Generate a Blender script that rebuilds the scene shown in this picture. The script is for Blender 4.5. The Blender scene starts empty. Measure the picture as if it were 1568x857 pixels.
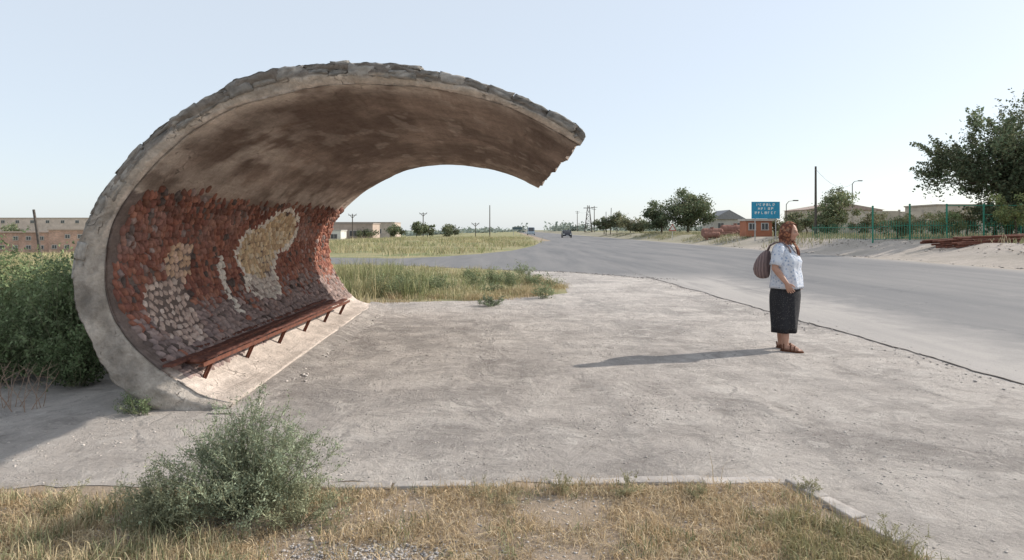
import bpy, math, random, numpy as np
from mathutils import Vector, noise, Matrix
random.seed(7); rng=np.random.default_rng(7)
scene=bpy.context.scene
coll=scene.collection

# ------------------------------------------------------------ helpers
def ss(t):
    t=np.clip(t,0,1); return t*t*(3-2*t)
def H(x,y=None):
    x=np.asarray(x,dtype=float)
    return 0.85*ss((x-19.8)/4.5)-2.2*ss((-x-15)/55)
def NZ(x,y=0,z=0): return noise.noise(Vector((x,y,z)))

def np_mesh(name,verts,faces,mat,vcol=None,smooth=False,loc=(0,0,0),parent=None):
    verts=np.asarray(verts,dtype=np.float32).reshape(-1,3); faces=np.asarray(faces,dtype=np.int32)
    me=bpy.data.meshes.new(name)
    k=faces.shape[1]; M=len(faces)
    me.vertices.add(len(verts)); me.vertices.foreach_set('co',verts.ravel())
    me.loops.add(M*k); me.loops.foreach_set('vertex_index',faces.ravel())
    me.polygons.add(M); me.polygons.foreach_set('loop_start',np.arange(0,M*k,k,dtype=np.int32))
    me.polygons.foreach_set('loop_total',np.full(M,k,dtype=np.int32))
    if smooth: me.polygons.foreach_set('use_smooth',np.ones(M,dtype=bool))
    me.update(calc_edges=True); me.validate()
    if vcol is not None:
        a=me.color_attributes.new('Col','FLOAT_COLOR','POINT')
        c=np.ones((len(verts),4),dtype=np.float32); c[:,:3]=np.asarray(vcol).reshape(-1,3)
        a.data.foreach_set('color',c.ravel())
    if mat: me.materials.append(mat)
    ob=bpy.data.objects.new(name,me); coll.objects.link(ob); ob.location=loc
    if parent: ob.parent=parent
    return ob

class Geo:
    def __init__(s): s.v=[]; s.f=[]; s.c=[]
    def add(s,v,f,c=None):
        o=len(s.v); s.v+= [tuple(p) for p in v]; s.f+=[tuple(i+o for i in q) for q in f]
        s.c+=[tuple(c) if c is not None else (1,1,1)]*len(v)
    def box(s,x0,x1,y0,y1,z0,z1,c=None,M=None,jit=0):
        v=[Vector((x,y,z)) for z in (z0,z1) for y in (y0,y1) for x in (x0,x1)]
        if jit: v=[p+Vector((random.uniform(-jit,jit),random.uniform(-jit,jit),random.uniform(-jit,jit))) for p in v]
        if M is not None: v=[M@p for p in v]
        s.add(v,[(0,2,3,1),(4,5,7,6),(0,1,5,4),(2,6,7,3),(0,4,6,2),(1,3,7,5)],c)
    def tube(s,pts,rad,n=8,c=None,flat=None):
        pts=[Vector(p) for p in pts]; V=[];F=[]
        if not hasattr(rad,'__len__'): rad=[rad]*len(pts)
        prev=None
        for i,p in enumerate(pts):
            t=(pts[min(i+1,len(pts)-1)]-pts[max(i-1,0)]).normalized()
            if prev is None:
                a=Vector((0,0,1)) if abs(t.z)<.9 else Vector((1,0,0))
                u=t.cross(a).normalized()
            else: u=(prev-t*prev.dot(t)).normalized()
            prev=u; w=t.cross(u)
            for k in range(n):
                an=2*math.pi*k/n
                V.append(p+(u*math.cos(an)+w*math.sin(an)*(flat or 1))*rad[i])
        for i in range(len(pts)-1):
            for k in range(n):
                a=i*n+k;b=i*n+(k+1)%n
                F.append((a,b,b+n,a+n))
        F.append(tuple(reversed(range(n)))); m=(len(pts)-1)*n
        F.append(tuple(m+k for k in range(n)))
        s.add(V,F,c)
    def ball(s,cen,r,n=10,c=None,M=None):
        rx,ry,rz=r if hasattr(r,'__len__') else (r,r,r); V=[];F=[]
        m=n//2+1
        V.append((0,0,rz))
        for i in range(1,m):
            th=math.pi*i/m
            for k in range(n):
                ph=2*math.pi*k/n
                V.append((rx*math.sin(th)*math.cos(ph),ry*math.sin(th)*math.sin(ph),rz*math.cos(th)))
        V.append((0,0,-rz)); e=len(V)-1
        for k in range(n): F.append((0,1+k,1+(k+1)%n))
        for i in range(m-2):
            for k in range(n):
                a=1+i*n+k;b=1+i*n+(k+1)%n
                F.append((a,a+n,b+n,b))
        o=1+(m-2)*n
        for k in range(n): F.append((e,o+(k+1)%n,o+k))
        V=[Vector(p) for p in V]
        if M is not None: V=[M@p for p in V]
        V=[p+Vector(cen) for p in V]
        s.add(V,F,c)
    def loft(s,rings,c=None,cap=True):
        n=len(rings[0]); V=[p for r in rings for p in r]; F=[]
        for i in range(len(rings)-1):
            for k in range(n):
                a=i*n+k;b=i*n+(k+1)%n; F.append((a,b,b+n,a+n))
        if cap:
            F.append(tuple(reversed(range(n)))); m=(len(rings)-1)*n; F.append(tuple(m+k for k in range(n)))
        s.add(V,F,c)
    def build(s,name,mat,smooth=False,loc=(0,0,0),parent=None,bevel=0):
        me=bpy.data.meshes.new(name); me.from_pydata([tuple(p) for p in s.v],[],s.f); me.update()
        a=me.color_attributes.new('Col','FLOAT_COLOR','POINT')
        c=np.ones((len(s.v),4),dtype=np.float32); c[:,:3]=np.array(s.c); a.data.foreach_set('color',c.ravel())
        if smooth: me.polygons.foreach_set('use_smooth',np.ones(len(me.polygons),dtype=bool))
        me.materials.append(mat)
        ob=bpy.data.objects.new(name,me); coll.objects.link(ob); ob.location=loc
        if parent: ob.parent=parent
        if bevel:
            m=ob.modifiers.new('bev','BEVEL'); m.width=bevel; m.segments=2; m.limit_method='ANGLE'
        return ob
def empty(name,loc=(0,0,0),rz=0):
    e=bpy.data.objects.new(name,None); coll.objects.link(e); e.location=loc; e.rotation_euler=(0,0,rz); e.empty_display_size=.2
    return e

# ------------------------------------------------------------ node materials
class NT:
    def __init__(s,name):
        s.mat=bpy.data.materials.new(name); s.mat.use_nodes=True; s.t=s.mat.node_tree; s.t.nodes.clear()
        s.out=s.t.nodes.new('ShaderNodeOutputMaterial')
    def node(s,ty,ins=None,**props):
        n=s.t.nodes.new(ty)
        for k,v in props.items(): setattr(n,k,v)
        for k,v in (ins or {}).items(): s.set(n.inputs[k],v)
        return n
    def set(s,inp,v):
        if isinstance(v,bpy.types.NodeSocket): s.t.links.new(v,inp)
        else: inp.default_value=v
    def math(s,op,a,b=0,c=0,clamp=False):
        n=s.t.nodes.new('ShaderNodeMath'); n.operation=op; n.use_clamp=clamp
        s.set(n.inputs[0],a); s.set(n.inputs[1],b); s.set(n.inputs[2],c); return n.outputs[0]
    def noise(s,vec,scale,detail=6,rough=.6,dist=0):
        n=s.node('ShaderNodeTexNoise',{'Scale':scale,'Detail':detail,'Roughness':rough,'Distortion':dist}); s.set(n.inputs['Vector'],vec); return n.outputs[0]
    def mix(s,f,a,b,mode='MIX'):
        n=s.t.nodes.new('ShaderNodeMix'); n.data_type='RGBA'; n.blend_type=mode
        s.set(n.inputs[0],f)
        for i,v in ((6,a),(7,b)):
            if not isinstance(v,bpy.types.NodeSocket) and len(v)==3: v=(*v,1)
            s.set(n.inputs[i],v)
        return n.outputs[2]
    def rng(s,v,a,b,c=0,d=1):
        n=s.t.nodes.new('ShaderNodeMapRange'); n.clamp=True
        s.set(n.inputs[0],v); n.inputs[1].default_value=a;n.inputs[2].default_value=b;n.inputs[3].default_value=c;n.inputs[4].default_value=d
        return n.outputs[0]
    def pos(s): return s.node('ShaderNodeNewGeometry').outputs['Position']
    def obj(s): return s.node('ShaderNodeTexCoord').outputs['Object']
    def finish(s,col,rough=.9,height=None,bstr=.4,bdist=.02,spec=.3,transl=0,metal=0):
        p=s.node('ShaderNodeBsdfPrincipled'); s.set(p.inputs['Base Color'],col if isinstance(col,bpy.types.NodeSocket) else (*col,1))
        s.set(p.inputs['Roughness'],rough); p.inputs['Specular IOR Level'].default_value=spec; p.inputs['Metallic'].default_value=metal
        if height is not None:
            b=s.node('ShaderNodeBump',{'Strength':bstr,'Distance':bdist}); s.set(b.inputs['Height'],height)
            s.t.links.new(b.outputs[0],p.inputs['Normal'])
        o=p.outputs[0]
        if transl:
            tr=s.node('ShaderNodeBsdfTranslucent'); s.set(tr.inputs[0],col if isinstance(col,bpy.types.NodeSocket) else (*col,1))
            m=s.node('ShaderNodeMixShader',{0:transl}); s.t.links.new(o,m.inputs[1]); s.t.links.new(tr.outputs[0],m.inputs[2]); o=m.outputs[0]
        s.t.links.new(o,s.out.inputs[0]); return s.mat

def mat_var(name,c1,c2,scale=4,bscale=40,bstr=.3,bdist=.01,rough=.9,attr=False,transl=0,spec=.25,lo=.35,hi=.65,metal=0):
    m=NT(name); o=m.obj()
    f=m.rng(m.noise(o,scale,8,.65),lo,hi)
    col=m.mix(f,c1,c2)
    if attr:
        a=m.node('ShaderNodeAttribute',attribute_name='Col'); col=m.mix(1.0,col,a.outputs['Color'],'MULTIPLY')
    h=m.noise(o,bscale,6,.7) if bstr else None
    return m.finish(col,rough,h,bstr,bdist,spec,transl,metal)
def plain_attr(name,rough,transl=0):
    m=NT(name); a=m.node('ShaderNodeAttribute',attribute_name='Col').outputs['Color']
    return m.finish(a,rough,None,0,0,.2,transl)
M_leaf=plain_attr('foliage',.65,.25)
M_grass=plain_attr('grass_blades',.8,.15)
M_bark=mat_var('bark',(.14,.105,.08),(.07,.055,.04),12,50,.6,.02)
M_rust=mat_var('rusty_steel',(.20,.075,.045),(.09,.04,.03),14,60,.4,.004,rough=.8)
M_wood=mat_var('weathered_wood',(.20,.085,.06),(.065,.028,.024),14,45,.8,.01)
M_attr=mat_var('painted',(1.05,1.05,1.05),(.82,.82,.82),3,40,.15,.004,attr=True,rough=.8)
M_pole=mat_var('pole_wood',(.13,.11,.095),(.08,.07,.06),5,30,.3,.01)
M_green=mat_var('green_paint',(.05,.25,.16),(.04,.17,.12),5,30,.1,.003,rough=.6)
M_glass=mat_var('dark_glass',(.06,.06,.065),(.10,.10,.10),3,0,0,rough=.25,spec=.5)

# ------------------------------------------------------------ world + sun
SD=Vector((2.8,1.0,1.62)).normalized()
elev=math.asin(SD.z); azim=math.atan2(SD.x,SD.y)
w=bpy.data.worlds.new("World"); scene.world=w; w.use_nodes=True
nt=w.node_tree; nt.nodes.clear()
wo=nt.nodes.new('ShaderNodeOutputWorld'); bg=nt.nodes.new('ShaderNodeBackground'); sky=nt.nodes.new('ShaderNodeTexSky')
sky.sky_type='NISHITA'; sky.sun_disc=False; sky.sun_elevation=elev; sky.sun_rotation=azim
sky.altitude=900; sky.air_density=1.0; sky.dust_density=2.0; sky.ozone_density=1.2
mx=nt.nodes.new('ShaderNodeMix'); mx.data_type='RGBA'; mx.inputs[0].default_value=.64
nt.links.new(sky.outputs[0],mx.inputs[6]); mx.inputs[7].default_value=(6.15,6.65,7.15,1)
nt.links.new(mx.outputs[2],bg.inputs[0]); bg.inputs[1].default_value=.15; nt.links.new(bg.outputs[0],wo.inputs[0])
sun=bpy.data.lights.new('sun','SUN'); sun.energy=5.0; sun.angle=math.radians(.55); sun.color=(1,.93,.84)
so=bpy.data.objects.new('sun',sun); coll.objects.link(so); so.rotation_euler=SD.to_track_quat('Z','Y').to_euler(); so.location=(20,10,20)

# ------------------------------------------------------------ camera
cam=bpy.data.cameras.new('camera'); co=bpy.data.objects.new('camera',cam); coll.objects.link(co); scene.camera=co
co.location=(0,0,1.5); co.rotation_euler=(math.radians(90),0,0)
cam.sensor_width=36; cam.lens=22.96; cam.shift_y=-(428.5-352)/1568; cam.clip_end=8000; cam.clip_start=.05
scene.view_settings.view_transform='Standard'; scene.view_settings.look='None'; scene.view_settings.exposure=0

# ------------------------------------------------------------ ground
def ground_mat():
    m=NT('ground_soil'); p=m.pos()
    sp=m.node('ShaderNodeSeparateXYZ'); m.set(sp.inputs[0],p); X,Y=sp.outputs[0],sp.outputs[1]
    n1=m.noise(p,.25,6,.6); n2=m.noise(p,3,8,.7); n3=m.noise(p,30,6,.7)
    dirt=m.mix(m.rng(n2,.35,.65),(.44,.35,.27),(.30,.24,.18))
    dirt=m.mix(m.rng(n3,.4,.7,0,.5),dirt,(.22,.175,.13))
    bank=m.mix(m.rng(n2,.35,.7),(.52,.455,.395),(.38,.33,.29))
    bank=m.mix(m.rng(n1,.45,.6,0,.6),bank,(.34,.30,.25))
    bank=m.mix(m.rng(n3,.5,.65,0,.5),bank,(.25,.22,.19))
    gr=m.mix(m.rng(n2,.35,.65),(.26,.25,.13),(.40,.34,.21))
    gr=m.mix(m.rng(n1,.47,.6),gr,(.20,.22,.11))
    green=m.rng(m.math('ADD',Y,m.math('MULTIPLY',n1,8)),14,19)
    left=m.rng(m.math('ADD',X,m.math('MULTIPLY',n1,4)),6.5,5)
    right=m.rng(m.math('ADD',X,m.math('MULTIPLY',n1,7)),28,33)
    far=m.rng(m.math('ADD',Y,m.math('MULTIPLY',n1,20)),60,90)
    col=m.mix(m.math('MULTIPLY',green,left),dirt,gr)
    rt=m.rng(X,18,19.5)
    col=m.mix(rt,col,bank)
    grr=m.mix(m.rng(n2,.35,.65),(.30,.27,.17),(.20,.20,.12))
    col=m.mix(m.math('MULTIPLY',rt,m.math('MAXIMUM',right,m.math('MULTIPLY',far,.6))),col,grr)
    h=m.math('ADD',m.math('MULTIPLY',n2,.6),m.math('MULTIPLY',n3,.4))
    return m.finish(col,.95,h,.8,.06,.1)
def apron_mat():
    m=NT('apron_old_concrete'); p=m.pos()
    n00=m.noise(p,.22,5,.6,1.2); n0=m.noise(p,.8,7,.65,1.0); n1=m.noise(p,2.4,9,.75,.6); n2=m.noise(p,9,8,.78,.3); n3=m.noise(p,60,5,.8)
    st=m.node('ShaderNodeMapping'); st.inputs['Scale'].default_value=(1.5,.25,1); st.inputs['Rotation'].default_value=(0,0,.12); m.set(st.inputs[0],p)
    ns=m.noise(st.outputs[0],1.0,7,.7,.5)
    col=m.mix(m.rng(n00,.40,.58),(.56,.505,.46),(.44,.40,.37))
    col=m.mix(m.rng(n0,.50,.60,0,.75),col,(.66,.60,.545))
    col=m.mix(m.rng(n0,.46,.36,0,.75),col,(.35,.315,.29))
    col=m.mix(m.rng(ns,.53,.62,0,.5),col,(.64,.58,.53))
    col=m.mix(m.rng(ns,.45,.36,0,.5),col,(.36,.33,.31))
    col=m.mix(m.rng(n1,.52,.60,0,.65),col,(.70,.645,.59))
    col=m.mix(m.rng(n1,.45,.36,0,.65),col,(.32,.285,.26))
    col=m.mix(m.rng(n2,.56,.66,0,.5),col,(.74,.69,.64))
    col=m.mix(m.rng(n2,.43,.33,0,.65),col,(.24,.21,.19))
    col=m.mix(m.rng(n3,.55,.65,0,.32),col,(.24,.215,.20))
    wv=m.node('ShaderNodeVectorMath',operation='ADD'); m.set(wv.inputs[0],p)
    nn=m.node('ShaderNodeTexNoise',{'Scale':1.6,'Detail':6.}); m.set(nn.inputs['Vector'],p); m.set(wv.inputs[1],nn.outputs[1])
    vc=m.node('ShaderNodeTexVoronoi',{'Scale':.30},feature='DISTANCE_TO_EDGE'); m.set(vc.inputs['Vector'],wv.outputs[0])
    cr=m.rng(vc.outputs[0],.010,.001)
    cr=m.math('MULTIPLY',cr,m.rng(n1,.46,.58))
    col=m.mix(m.math('MULTIPLY',cr,.5),col,(.2,.18,.17))
    h=m.math('ADD',m.math('MULTIPLY',n2,1.2),m.math('MULTIPLY',n3,.25)); h=m.math('ADD',h,m.math('MULTIPLY',n1,2.2)); h=m.math('ADD',h,m.math('MULTIPLY',n0,2.0)); h=m.math('SUBTRACT',h,m.math('MULTIPLY',cr,.3))
    return m.finish(col,.93,h,1.0,.045,.15)
def road_mat():
    m=NT('worn_asphalt'); p=m.pos()
    sp=m.node('ShaderNodeSeparateXYZ'); m.set(sp.inputs[0],p); X,Y=sp.outputs[0],sp.outputs[1]
    st=m.node('ShaderNodeMapping'); st.inputs['Scale'].default_value=(1,.10,1); m.set(st.inputs[0],p)
    n0=m.noise(st.outputs[0],.8,6,.6,.3); n1=m.noise(p,1.3,7,.65); n2=m.noise(p,60,4,.7)
    lane=m.rng(m.math('ADD',X,m.math('MULTIPLY',n1,3.0)),7.3,8.8)
    lane=m.math('MAXIMUM',lane,m.rng(Y,19,23))
    col=m.mix(lane,(.42,.385,.355),(.185,.18,.18))
    lane2=m.rng(m.math('ADD',X,m.math('MULTIPLY',n1,2.0)),18.6,20.2)
    col=m.mix(lane2,col,(.38,.34,.30))
    col=m.mix(m.rng(n0,.45,.64,0,.6),col,(.26,.245,.235))
    col=m.mix(m.rng(n0,.44,.3,0,.6),col,(.12,.12,.125))
    col=m.mix(m.rng(n1,.58,.72,0,.5),col,(.32,.30,.28))
    col=m.mix(m.rng(n2,.5,.7,0,.35),col,(.11,.11,.11))
    wv=m.node('ShaderNodeVectorMath',operation='ADD'); m.set(wv.inputs[0],p)
    nn=m.node('ShaderNodeTexNoise',{'Scale':.8,'Detail':6.}); m.set(nn.inputs['Vector'],p); m.set(wv.inputs[1],nn.outputs[1])
    vc=m.node('ShaderNodeTexVoronoi',{'Scale':.22},feature='DISTANCE_TO_EDGE'); m.set(vc.inputs['Vector'],wv.outputs[0])
    cr=m.math('MULTIPLY',m.rng(vc.outputs[0],.006,.001),m.rng(n1,.5,.6))
    col=m.mix(m.math('MULTIPLY',cr,.4),col,(.07,.07,.07))
    return m.finish(col,.85,m.math('ADD',n2,m.math('MULTIPLY',n1,.8)),.5,.012,.25)
M_ground=ground_mat(); M_apron=apron_mat(); M_road=road_mat()

xs=np.concatenate([-np.geomspace(110,4000,16)[::-1],np.arange(-108,110,2.0),np.geomspace(110,4000,16)])
ys=np.concatenate([np.arange(-40,300,6.0),np.geomspace(300,5000,18)])
gx,gy=np.meshgrid(xs,ys); gv=np.stack([gx,gy,H(gx)],-1).reshape(-1,3)
nx=len(xs); ny=len(ys)
ii=(np.arange(ny-1)[:,None]*nx+np.arange(nx-1)[None,:]).ravel()
np_mesh('ground',gv,np.stack([ii,ii+1,ii+nx+1,ii+nx],1),M_ground)

def ragged(poly,step=.12,amp=.04,freq=1.5):
    out=[]
    for i,(a,b) in enumerate(zip(poly,poly[1:]+poly[:1])):
        a=Vector(a);b=Vector(b); L=(b-a).length; n=max(1,min(400,int(L/step)))
        d=(b-a)/L; nrm=Vector((-d.y,d.x))
        for k in range(n):
            p=a+(b-a)*k/n
            o=amp*(NZ(p.x*freq,p.y*freq,3)+.6*NZ(p.x*freq*4,p.y*freq*4,9)) 
            out.append((p.x+nrm.x*o*1.6,p.y+nrm.y*o*1.6))
    return out
def sheet(name,poly,z,mat):
    me=bpy.data.meshes.new(name); me.from_pydata([(x,y,z) for x,y in poly],[],[tuple(range(len(poly)))]); me.update(); me.materials.append(mat)
    ob=bpy.data.objects.new(name,me); coll.objects.link(ob); return ob
sheet('concrete_apron',ragged([(-12,3.75),(-1.2,3.82),(1.62,3.93),(1.74,3.45),(2.1,2.4),(2.6,0),(3,-8),(6.5,-8),(5.6,5),(5.2,9),(4.7,14),(4.6,24.6),(.4,24.8),(.6,20),(1.45,18),(1.3,15.5),(-.5,13.9),(-2.2,13.6),(-4.6,12.8),(-4.4,8.0),(-5.5,6.6),(-12,6.3)],amp=.08),.004,M_apron)
def strip(name,A,B,z,mat):
    V=[];F=[]
    for (a,b) in zip(A,B):
        V.append((a[0],a[1],float(H(a[0]))+z)); V.append((b[0],b[1],float(H(b[0]))+z))
    for i in range(len(A)-1): F.append((2*i,2*i+1,2*i+3,2*i+2))
    me=bpy.data.meshes.new(name); me.from_pydata(V,[],F); me.update(); me.materials.append(mat)
    ob=bpy.data.objects.new(name,me); coll.objects.link(ob); return ob
sx=np.array([-60,-58]+list(range(-56,6,2))+[6.5])
near=np.interp(sx,[-60,-30,-4.3,-2.2,.4,3.3,4.3,6.5],[44,35,27.4,25.6,24.1,22.6,19.6,18.5])
far=np.interp(sx,[-60,-30,-5,-2.6,.8,3.2,4.2,6.5],[53,44,34.8,39,50,72,90,92])
far=np.where(sx<-5,np.interp(sx,[-60,-30,-5],[51,41.5,34.0]),far)
strip('side_street',list(zip(sx,near)),list(zip(sx,far)),.008,M_road)
yy=np.concatenate([np.arange(-10,40,.12),np.arange(40,300,3.),np.geomspace(300,4500,12)])
A=[];B=[];J1=[];J2=[]
for y in yy:
    l=5.25-.045*min(y,22)+ (0.03*max(0,min(y,60)-22))
    e=l+.10*NZ(y*.8,2)+.05*NZ(y*4,7)
    A.append((e,y)); B.append((19.0+.3*NZ(y*.3,5)+.1*NZ(y*2,8),y))
    if y<21:
        wd=.004+.020*(NZ(y*2.2,31)+.25)+.012*NZ(y*9,3); wd=max(.0008,wd); J1.append((e-wd,y)); J2.append((e+wd*.6,y))
strip('main_road',A,B,.012,M_road)
strip('road_edge_joint',J1,J2,.016,mat_var('joint_dirt',(.22,.19,.17),(.11,.095,.085),6,0,0))

g=Geo()
def edging(a,b,n):
    a=Vector(a);b=Vector(b); d=(b-a).normalized(); ang=math.atan2(d.y,d.x)
    for i in range(n):
        p=a+(b-a)*(i/n); L=(b-a).length/n-.012
        if random.random()<.08: continue
        M=Matrix.Translation((p.x,p.y,0))@Matrix.Rotation(ang+random.uniform(-.012,.012),4,'Z')
        g.box(0,L,-.045,.045,-.05,.018+random.uniform(-.008,.006),c=(random.uniform(.85,1.05),)*3,M=M,jit=.005)
edging((-1.15,3.80),(1.6,3.92),6); edging((1.66,3.88),(1.86,3.1),3); edging((1.88,3.05),(2.3,1.6),3)
M_edge=mat_var('edging_concrete',(.56,.51,.47),(.38,.345,.315),5,30,.8,.015,attr=True)
g.build('kerb_edging',M_edge,bevel=.008)

# ------------------------------------------------------------ bus shelter shell
def cr(pts,N,n0=12):
    P=np.array(pts,float); P=np.vstack([2*P[0]-P[1],P,2*P[-1]-P[-2]]); out=[]
    for i in range(1,len(P)-2):
        for k in range(n0):
            t=k/n0; a,b,c,d=P[i-1],P[i],P[i+1],P[i+2]
            out.append(.5*((2*b)+(-a+c)*t+(2*a-5*b+4*c-d)*t*t+(-a+3*b-3*c+d)*t**3))
    out.append(P[-2]); out=np.array(out)
    L=np.concatenate([[0],np.cumsum(np.linalg.norm(np.diff(out,axis=0),axis=1))]); u=np.linspace(0,L[-1],N)
    return np.stack([np.interp(u,L,out[:,j]) for j in range(2)],1)
NT_=300
outerF=cr([(-2.357,.0),(-2.63,-.03),(-2.954,.0),(-3.198,.126),(-3.443,.452),(-3.578,.751),(-3.649,1.049),(-3.633,1.239),(-3.562,1.484),(-3.453,1.728),(-3.28,1.989),(-3.09,2.206),(-2.845,2.407),(-2.52,2.624),(-2.194,2.771),(-1.868,2.852),(-1.488,2.885),(-1.108,2.879),(-.728,2.836),(-.348,2.749),(.033,2.613),(.358,2.461),(.548,2.342),(.6,2.25)],NT_)
innerF=cr([(-2.35,.035),(-2.547,.085),(-2.70,.160),(-2.954,.327),(-3.225,.577),(-3.361,.805),(-3.432,1.076),(-3.399,1.402),(-3.307,1.647),(-3.144,1.891),(-2.927,2.135),(-2.682,2.342),(-2.384,2.505),(-2.085,2.613),(-1.759,2.684),(-1.434,2.722),(-1.053,2.727),(-.673,2.695),(-.348,2.629),(-.022,2.526),(.25,2.396),(.467,2.277),(.576,2.215)],NT_)
innerB=cr([(-2.62,.095),(-2.94,.209),(-3.223,.516),(-3.407,.91),(-3.444,1.254),(-3.358,1.586),(-3.149,1.894),(-2.755,2.226),(-2.263,2.509),(-1.771,2.669),(-1.156,2.73),(-.541,2.669),(-.049,2.546),(.504,2.287)],NT_)
Y0,Y1=5.43,12.3
def normals(c):
    d=np.gradient(c,axis=0); d/=np.linalg.norm(d,axis=1)[:,None]; return np.stack([d[:,1],-d[:,0]],1)
nB=normals(innerB); nF=normals(innerF)
cen=np.array([-1.5,1.4])
for nn_,cc in ((nB,innerB),(nF,innerF)):
    s_=np.sign(np.sum(nn_*(cen-cc),axis=1)); nn_*=np.where(s_<0,-1,1)[:,None]
thB=np.interp(np.linspace(0,1,NT_),[0,.05,.2,1],[.1,.2,.2,.13])
outerB=innerB-nB*thB[:,None]
NS=120
sv=np.linspace(0,1,NS)
def brick_top(y): return 1.84+.07*NZ(y*1.3,4)+.05*NZ(y*4,1)-.05*math.exp(-((y-8.6)/.5)**2)
def fb(x,y,z=0,o=4):
    s=0;a=.5
    for i in range(o): s+=a*NZ(x,y,z); x*=2.1;y*=2.1;z*=2.1;a*=.55
    return s
inn=np.zeros((NT_,NS,3)); out=np.zeros((NT_,NS,3)); ci=np.zeros((NT_,NS,3)); cO=np.zeros((NT_,NS,3))
for i in range(NT_):
    t=i/(NT_-1)
    for j in range(NS):
        s=sv[j]; y=Y0+s*(Y1-Y0)
        a=innerF[i]*(1-s)+innerB[i]*s; b=outerF[i]*(1-s)+outerB[i]*s
        n=nF[i]*(1-s)+nB[i]*s
        d=.03*fb(a[0]*1.5,y*1.2,a[1]*1.5,4)
        a=a+n*d
        yo=.07+.03*fb(a[0]*4,a[1]*4,1,4) if j==0 else 0
        tipj=(.10*fb(y*2.0,3.1,0,4)-.01) if t>.95 else 0
        kt=max(0,(t-.95)/.05)
        inn[i,j]=(a[0]+tipj*kt,y+yo,a[1]-.4*tipj*kt)
        o=.07*fb(b[0]*4,y*3,b[1]*4,4) if t>.1 else 0
        bb=b-n*o
        out[i,j]=(bb[0]+tipj*kt,y,bb[1]-.4*tipj*kt)
        z=a[1]
        streak=fb(t*30,y*.45,2.0,3); blot=fb(a[0]*.8,y*.55,z*.8,4); fine=fb(a[0]*4,y*3,z*4,3); st2=fb(t*9,y*.35,11,3)
        k=.5+.5*math.tanh(3.2*(blot*1.3+streak*.45+st2*.7)-.45)
        dark=np.array((.165,.120,.098)); mid=np.array((.33,.255,.21)); light=np.array((.62,.54,.47))
        c=dark*(1-k)+mid*k
        e=math.exp(-((y-Y0)/.38)**2)*(.25+.75*ss((fine+.30)/.4)) 
        if t>.8: e*=.5
        hn=math.exp(-((t-.47)/.09)**2)*ss((fb(t*12,y*1.3,7,4)+.06)/.25)*math.exp(-((y-6.5)/1.6)**2)*.75
        low=math.exp(-((z-1.98)/.14)**2)*.45*ss((fine+.3)/.4)
        sp=.25*ss((fb(t*22,y*1.2,17,4)-.16)/.10)
        q=min(1,max(e,hn,low,sp)); c=c*(1-q)+light*q
        c=c*(1+.35*fine)
        if t<.5 and z<brick_top(y) and z>.30: c=np.array((.20,.16,.145))*(1+.6*fine)
        if z<=.32 and t<.3: c=np.array((.60,.53,.475))*(1+.35*fine)
        ci[i,j]=np.clip(c,.02,.85)
        g0=.5+.5*math.tanh(4*fb(b[0]*2,y*2,b[1]*2,4))
        cO[i,j]=np.array((.30,.27,.24))*(1-g0)+np.array((.50,.46,.41))*g0
KR=10
verts=[inn.reshape(-1,3),out.reshape(-1,3)]; cols=[ci.reshape(-1,3),cO.reshape(-1,3)]
faces=[]
idx=lambda i,j,o=0: o+i*NS+j
I,J=np.meshgrid(np.arange(NT_-1),np.arange(NS-1),indexing='ij'); I=I.ravel();J=J.ravel()
faces.append(np.stack([idx(I,J),idx(I,J+1),idx(I+1,J+1),idx(I+1,J)],1))
oo=NT_*NS
faces.append(np.stack([idx(I,J,oo),idx(I+1,J,oo),idx(I+1,J+1,oo),idx(I,J+1,oo)],1))
fr=np.zeros((NT_,KR+1,3)); fc=np.zeros((NT_,KR+1,3))
for i in range(NT_):
    t=i/(NT_-1)
    for k in range(KR+1):
        r=k/KR; p=inn[i,0]*(1-r)+out[i,0]*r
        rec=.07*max(0,1-r/.38)
        dy=rec+ (.07*fb(p[0]*3.2,r*2,p[2]*3.2,4) if 0<k<KR else 0)
        if 0<k<KR: dy-=.012
        fr[i,k]=(p[0],Y0+dy if k<KR else Y0+.01,p[2])
        if k==0: fr[i,k]=inn[i,0]
        f=fb(p[0]*2.4,p[2]*2.4,r,4); f2=fb(p[0]*11,p[2]*11,5,3)
        lightc=np.array((.56,.505,.445))
        up=ss((t-.30)/.12)
        kk=ss((r-.38)/.12)*up
        base=lightc*(1-kk)+np.array((.25,.225,.20))*kk
        q=.5+.5*math.tanh(4*f-.2)
        if t<.34: base=base*(1-.35*(1-q))
        c=base*(1+.5*f+.3*f2)
        if t>.30 and r<.12: c=np.array((.60,.52,.45))*(1+.5*f2)
        fc[i,k]=np.clip(c,.04,.8)
o2=2*oo
verts.append(fr.reshape(-1,3)); cols.append(fc.reshape(-1,3))
I,K=np.meshgrid(np.arange(NT_-1),np.arange(KR),indexing='ij'); I=I.ravel();K=K.ravel()
q=lambda i,k:o2+i*(KR+1)+k
faces.append(np.stack([q(I,K),q(I+1,K),q(I+1,K+1),q(I,K+1)],1))
I=np.arange(NT_-1)
faces.append(np.stack([idx(I,NS-1),idx(I,NS-1,oo),idx(I+1,NS-1,oo),idx(I+1,NS-1)],1))
faces.append(np.stack([q(I,KR),q(I+1,KR),idx(I+1,0,oo),idx(I,0,oo)],1))
J=np.arange(NS-1)
for i0 in (0,NT_-1):
    faces.append(np.stack([idx(i0,J),idx(i0,J,oo),idx(i0,J+1,oo),idx(i0,J+1)],1))
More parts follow.
